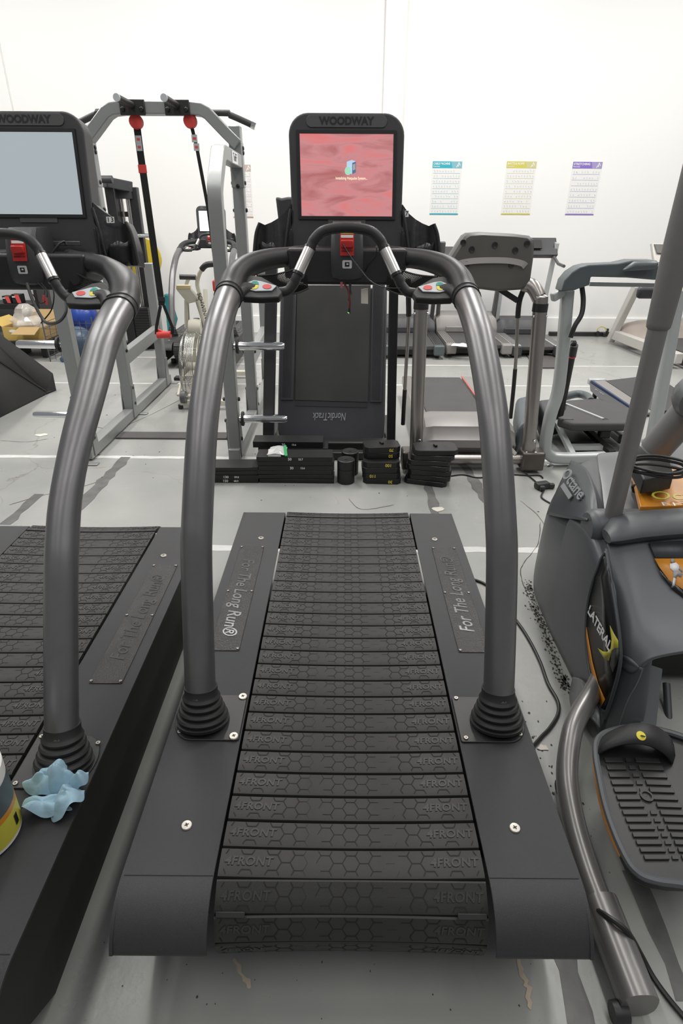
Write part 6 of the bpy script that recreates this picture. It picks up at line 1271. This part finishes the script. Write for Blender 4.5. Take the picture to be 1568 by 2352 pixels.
cable('short black cable leaving the plug splitter towards the elliptical', [(1248, 1128), (1243, 1142), (1262, 1155), (1285, 1166)], 0.005)
spg = Grp('plug_splitter', 'black multi-way plug splitter on the floor left of the elliptical', 'plug', pz(1243, 1122))
p = pz(1243, 1122); spg.part(MB().box(p + V((0, 0, 0.022)), (0.085, 0.05, 0.04), Matrix.Rotation(0.3, 3, 'Z')), 'body', BLKPL, bevel=0.01); spg.part(MB().box(p + V((-0.01, -0.035, 0.018)), (0.03, 0.035, 0.03)), 'plug', BLKPL, bevel=0.006); spg.part(MB().box(p + V((0.055, 0.0, 0.018)), (0.035, 0.03, 0.03)), 'plug', BLKPL, bevel=0.006)
# blue rag on the left treadmill deck
RAG = mat('pale_blue_wiping_cloth', (0.33, 0.50, 0.60), 0.8, 0, 0.2, 40, 1.0, 55)
cR = pz(140, 1838, 0.302)
rg = thing('blue_rag', 'crumpled pale blue wiping cloth on the left treadmill deck', 'cloth', cR)
from mathutils import noise as mno
def lobe(cx_, cy_, rx, ry, hgt, seed, tilt, fold):
    n, m = 26, 12; c0 = pz(cx_, cy_, 0.302) - cR; vs = [V((c0.x, c0.y, hgt))]
    for j in range(1, m + 1):
        for i in range(n):
            a = 2 * PI * i / n; q = j / m; w_ = 1 + 0.30 * mno.noise(V((math.cos(a) * 1.5, math.sin(a) * 1.5, seed)))
            x = c0.x + rx * q * w_ * math.cos(a); y = c0.y + ry * q * w_ * math.sin(a)
            z = hgt * (1 - q ** 1.7) + 0.75 * hgt * abs(mno.noise(V((x * 26, y * 26, seed * 3)))) + fold * 0.007 * math.sin(4 * a + seed) * q + tilt * max(0, math.cos(a - seed)) * q * 0.025
            vs.append(V((x, y, max(0.0015, z))))
    f_ = [(0, 1 + i, 1 + (i + 1) % n) for i in range(n)] + [(1 + (j - 1) * n + i, 1 + j * n + i, 1 + j * n + (i + 1) % n, 1 + (j - 1) * n + (i + 1) % n) for j in range(1, m) for i in range(n)]
    return MB().add(vs, f_).build('fold', RAG, rg, sub=1, fix=False)
lobe(112, 1808, 0.050, 0.028, 0.040, 1.0, 1, 1.4); lobe(143, 1806, 0.030, 0.026, 0.062, 2.3, 1, 1); lobe(104, 1862, 0.050, 0.030, 0.030, 4.1, 1, 1.4); lobe(160, 1852, 0.040, 0.038, 0.044, 5.7, 1, 1.4); lobe(186, 1816, 0.030, 0.018, 0.046, 0.2, 1.6, 1)
# tub of wipes at the left edge
cc = pz(-45, 1918, 0.303); rb_ = (pz(41, 1921, 0.303) - cc).length
tb = Grp('cleaner_tub', 'white plastic tub with a yellow-green label cut off by the left edge', 'tub', cc)
WPL = mat('white_tub_plastic', (0.72, 0.71, 0.69), 0.35, 0, 0.03, 20)
tb.part(MB().lathe([(0.0001, 0.0), (rb_ - 0.004, 0.0), (rb_, 0.004), (rb_ + 0.002, 0.18), (rb_ * 0.8, 0.20), (rb_ * 0.6, 0.205), (0.0001, 0.205)], cc, n=48), 'tub_body', WPL)
tb.part(MB().lathe([(rb_ + 0.0008, 0.012), (rb_ + 0.0016, 0.07)], cc, n=48), 'label_band', LIME); tb.part(MB().lathe([(rb_ + 0.0016, 0.07), (rb_ + 0.002, 0.085)], cc, n=48), 'label_stripe', ORANGE); tb.part(MB().lathe([(rb_ + 0.002, 0.085), (rb_ + 0.0024, 0.15)], cc, n=48), 'label_panel', TEAL)
for k in range(6): a = 0.06 + 0.022 * k; tb.part(MB().bar(cc + V(((rb_ + 0.0022) * math.cos(a), (rb_ + 0.0022) * math.sin(a), 0.028)), cc + V(((rb_ + 0.0024) * math.cos(a), (rb_ + 0.0024) * math.sin(a), 0.055)), 0.0014, 0.0006, (1, 0, 0)), 'bar_code', BLACK)
tb.part(MB().lathe([(rb_ * 0.72, 0.203), (rb_ * 0.74, 0.215), (rb_ * 0.70, 0.228), (0.0001, 0.23)], cc, n=36), 'lid', WPL)
# wires under the consoles
def wires(root, loc, pts_list):
    for pts, r, m in pts_list: MB().tube(crv([py(*p) - V(loc) for p in pts], 4), r, 6).build('loose_wire', m, root)
RW = mat('maroon_wire', (0.16, 0.015, 0.02), 0.5, 0, 0.1, 30); PK = mat('pink_connector', (0.62, 0.16, 0.20), 0.5, 0, 0.1, 30); LED = mat('green_indicator_lamp', (0.2, 0.9, 0.15), 0.4, 0, 0.02, 30, emit=1.5)
wires(mill, MLOC, [([(783, 630, 2.05), (790, 650, 2.04), (799, 668, 2.03), (803, 690, 2.02), (802, 712, 2.02)], 0.0035, RW), ([(797, 625, 2.05), (802, 650, 2.04), (804, 672, 2.03), (800, 690, 2.02)], 0.003, CABLE), ([(800, 625, 2.05), (806, 648, 2.04), (805, 665, 2.04), (809, 678, 2.03)], 0.002, GCABLE), ([(786, 560, 1.99), (805, 590, 1.97), (828, 620, 1.95), (850, 645, 1.93), (880, 660, 1.90), (920, 662, 1.87)], 0.0018, CABLE), ([(865, 570, 2.0), (862, 590, 2.0), (845, 610, 2.02), (838, 625, 2.04)], 0.002, CABLE)])
MB().box(py(784, 654, 2.04) - MLOC, (0.008, 0.006, 0.018)).build('connector', PK, mill); MB().box(py(802, 714, 2.02) - MLOC, (0.007, 0.007, 0.016)).build('connector', CABLE, mill); MB().lathe([(0.0001, -0.004), (0.004, 0), (0.0001, 0.004)], py(801, 718, 2.02) - MLOC, n=10).build('indicator_lamp', LED, mill)
ML2 = V((-1.008, 0.559, 0))
wires(mill2, ML2, [([(62, 650, 2.0), (75, 690, 1.98), (100, 735, 1.95), (118, 744, 1.93), (140, 735, 1.92), (152, 715, 1.92), (150, 690, 1.95)], 0.005, GCABLE), ([(88, 650, 2.0), (102, 665, 1.99), (100, 682, 1.98)], 0.0015, CABLE), ([(95, 650, 2.0), (108, 668, 1.99), (107, 690, 1.98)], 0.0015, CABLE), ([(75, 676, 1.98), (92, 696, 1.98), (108, 690, 1.98)], 0.0015, CABLE), ([(120, 655, 2.0), (124, 680, 1.98), (118, 712, 1.97), (98, 738, 1.96), (94, 742, 1.96)], 0.002, CABLE)])
for x, y in ((100, 686), (107, 692)): MB().box(py(x, y, 1.98) - ML2, (0.005, 0.005, 0.022), Matrix.Rotation(0.2, 3, 'Y')).build('connector', REDP, mill2)
# short sliding latch with a hooked lead on the left console
MB().box(py(150, 559, 2.16) - ML2, (0.10, 0.008, 0.014)).build('latch_strip', STRIP, mill2, bevel=0.002); MB().tube(crv([py(*p) - ML2 for p in ((152, 563, 2.12), (148, 555, 2.12), (136, 560, 2.10), (118, 582, 2.08))], 5), 0.004, 8).build('hooked_lead', CABLE, mill2)
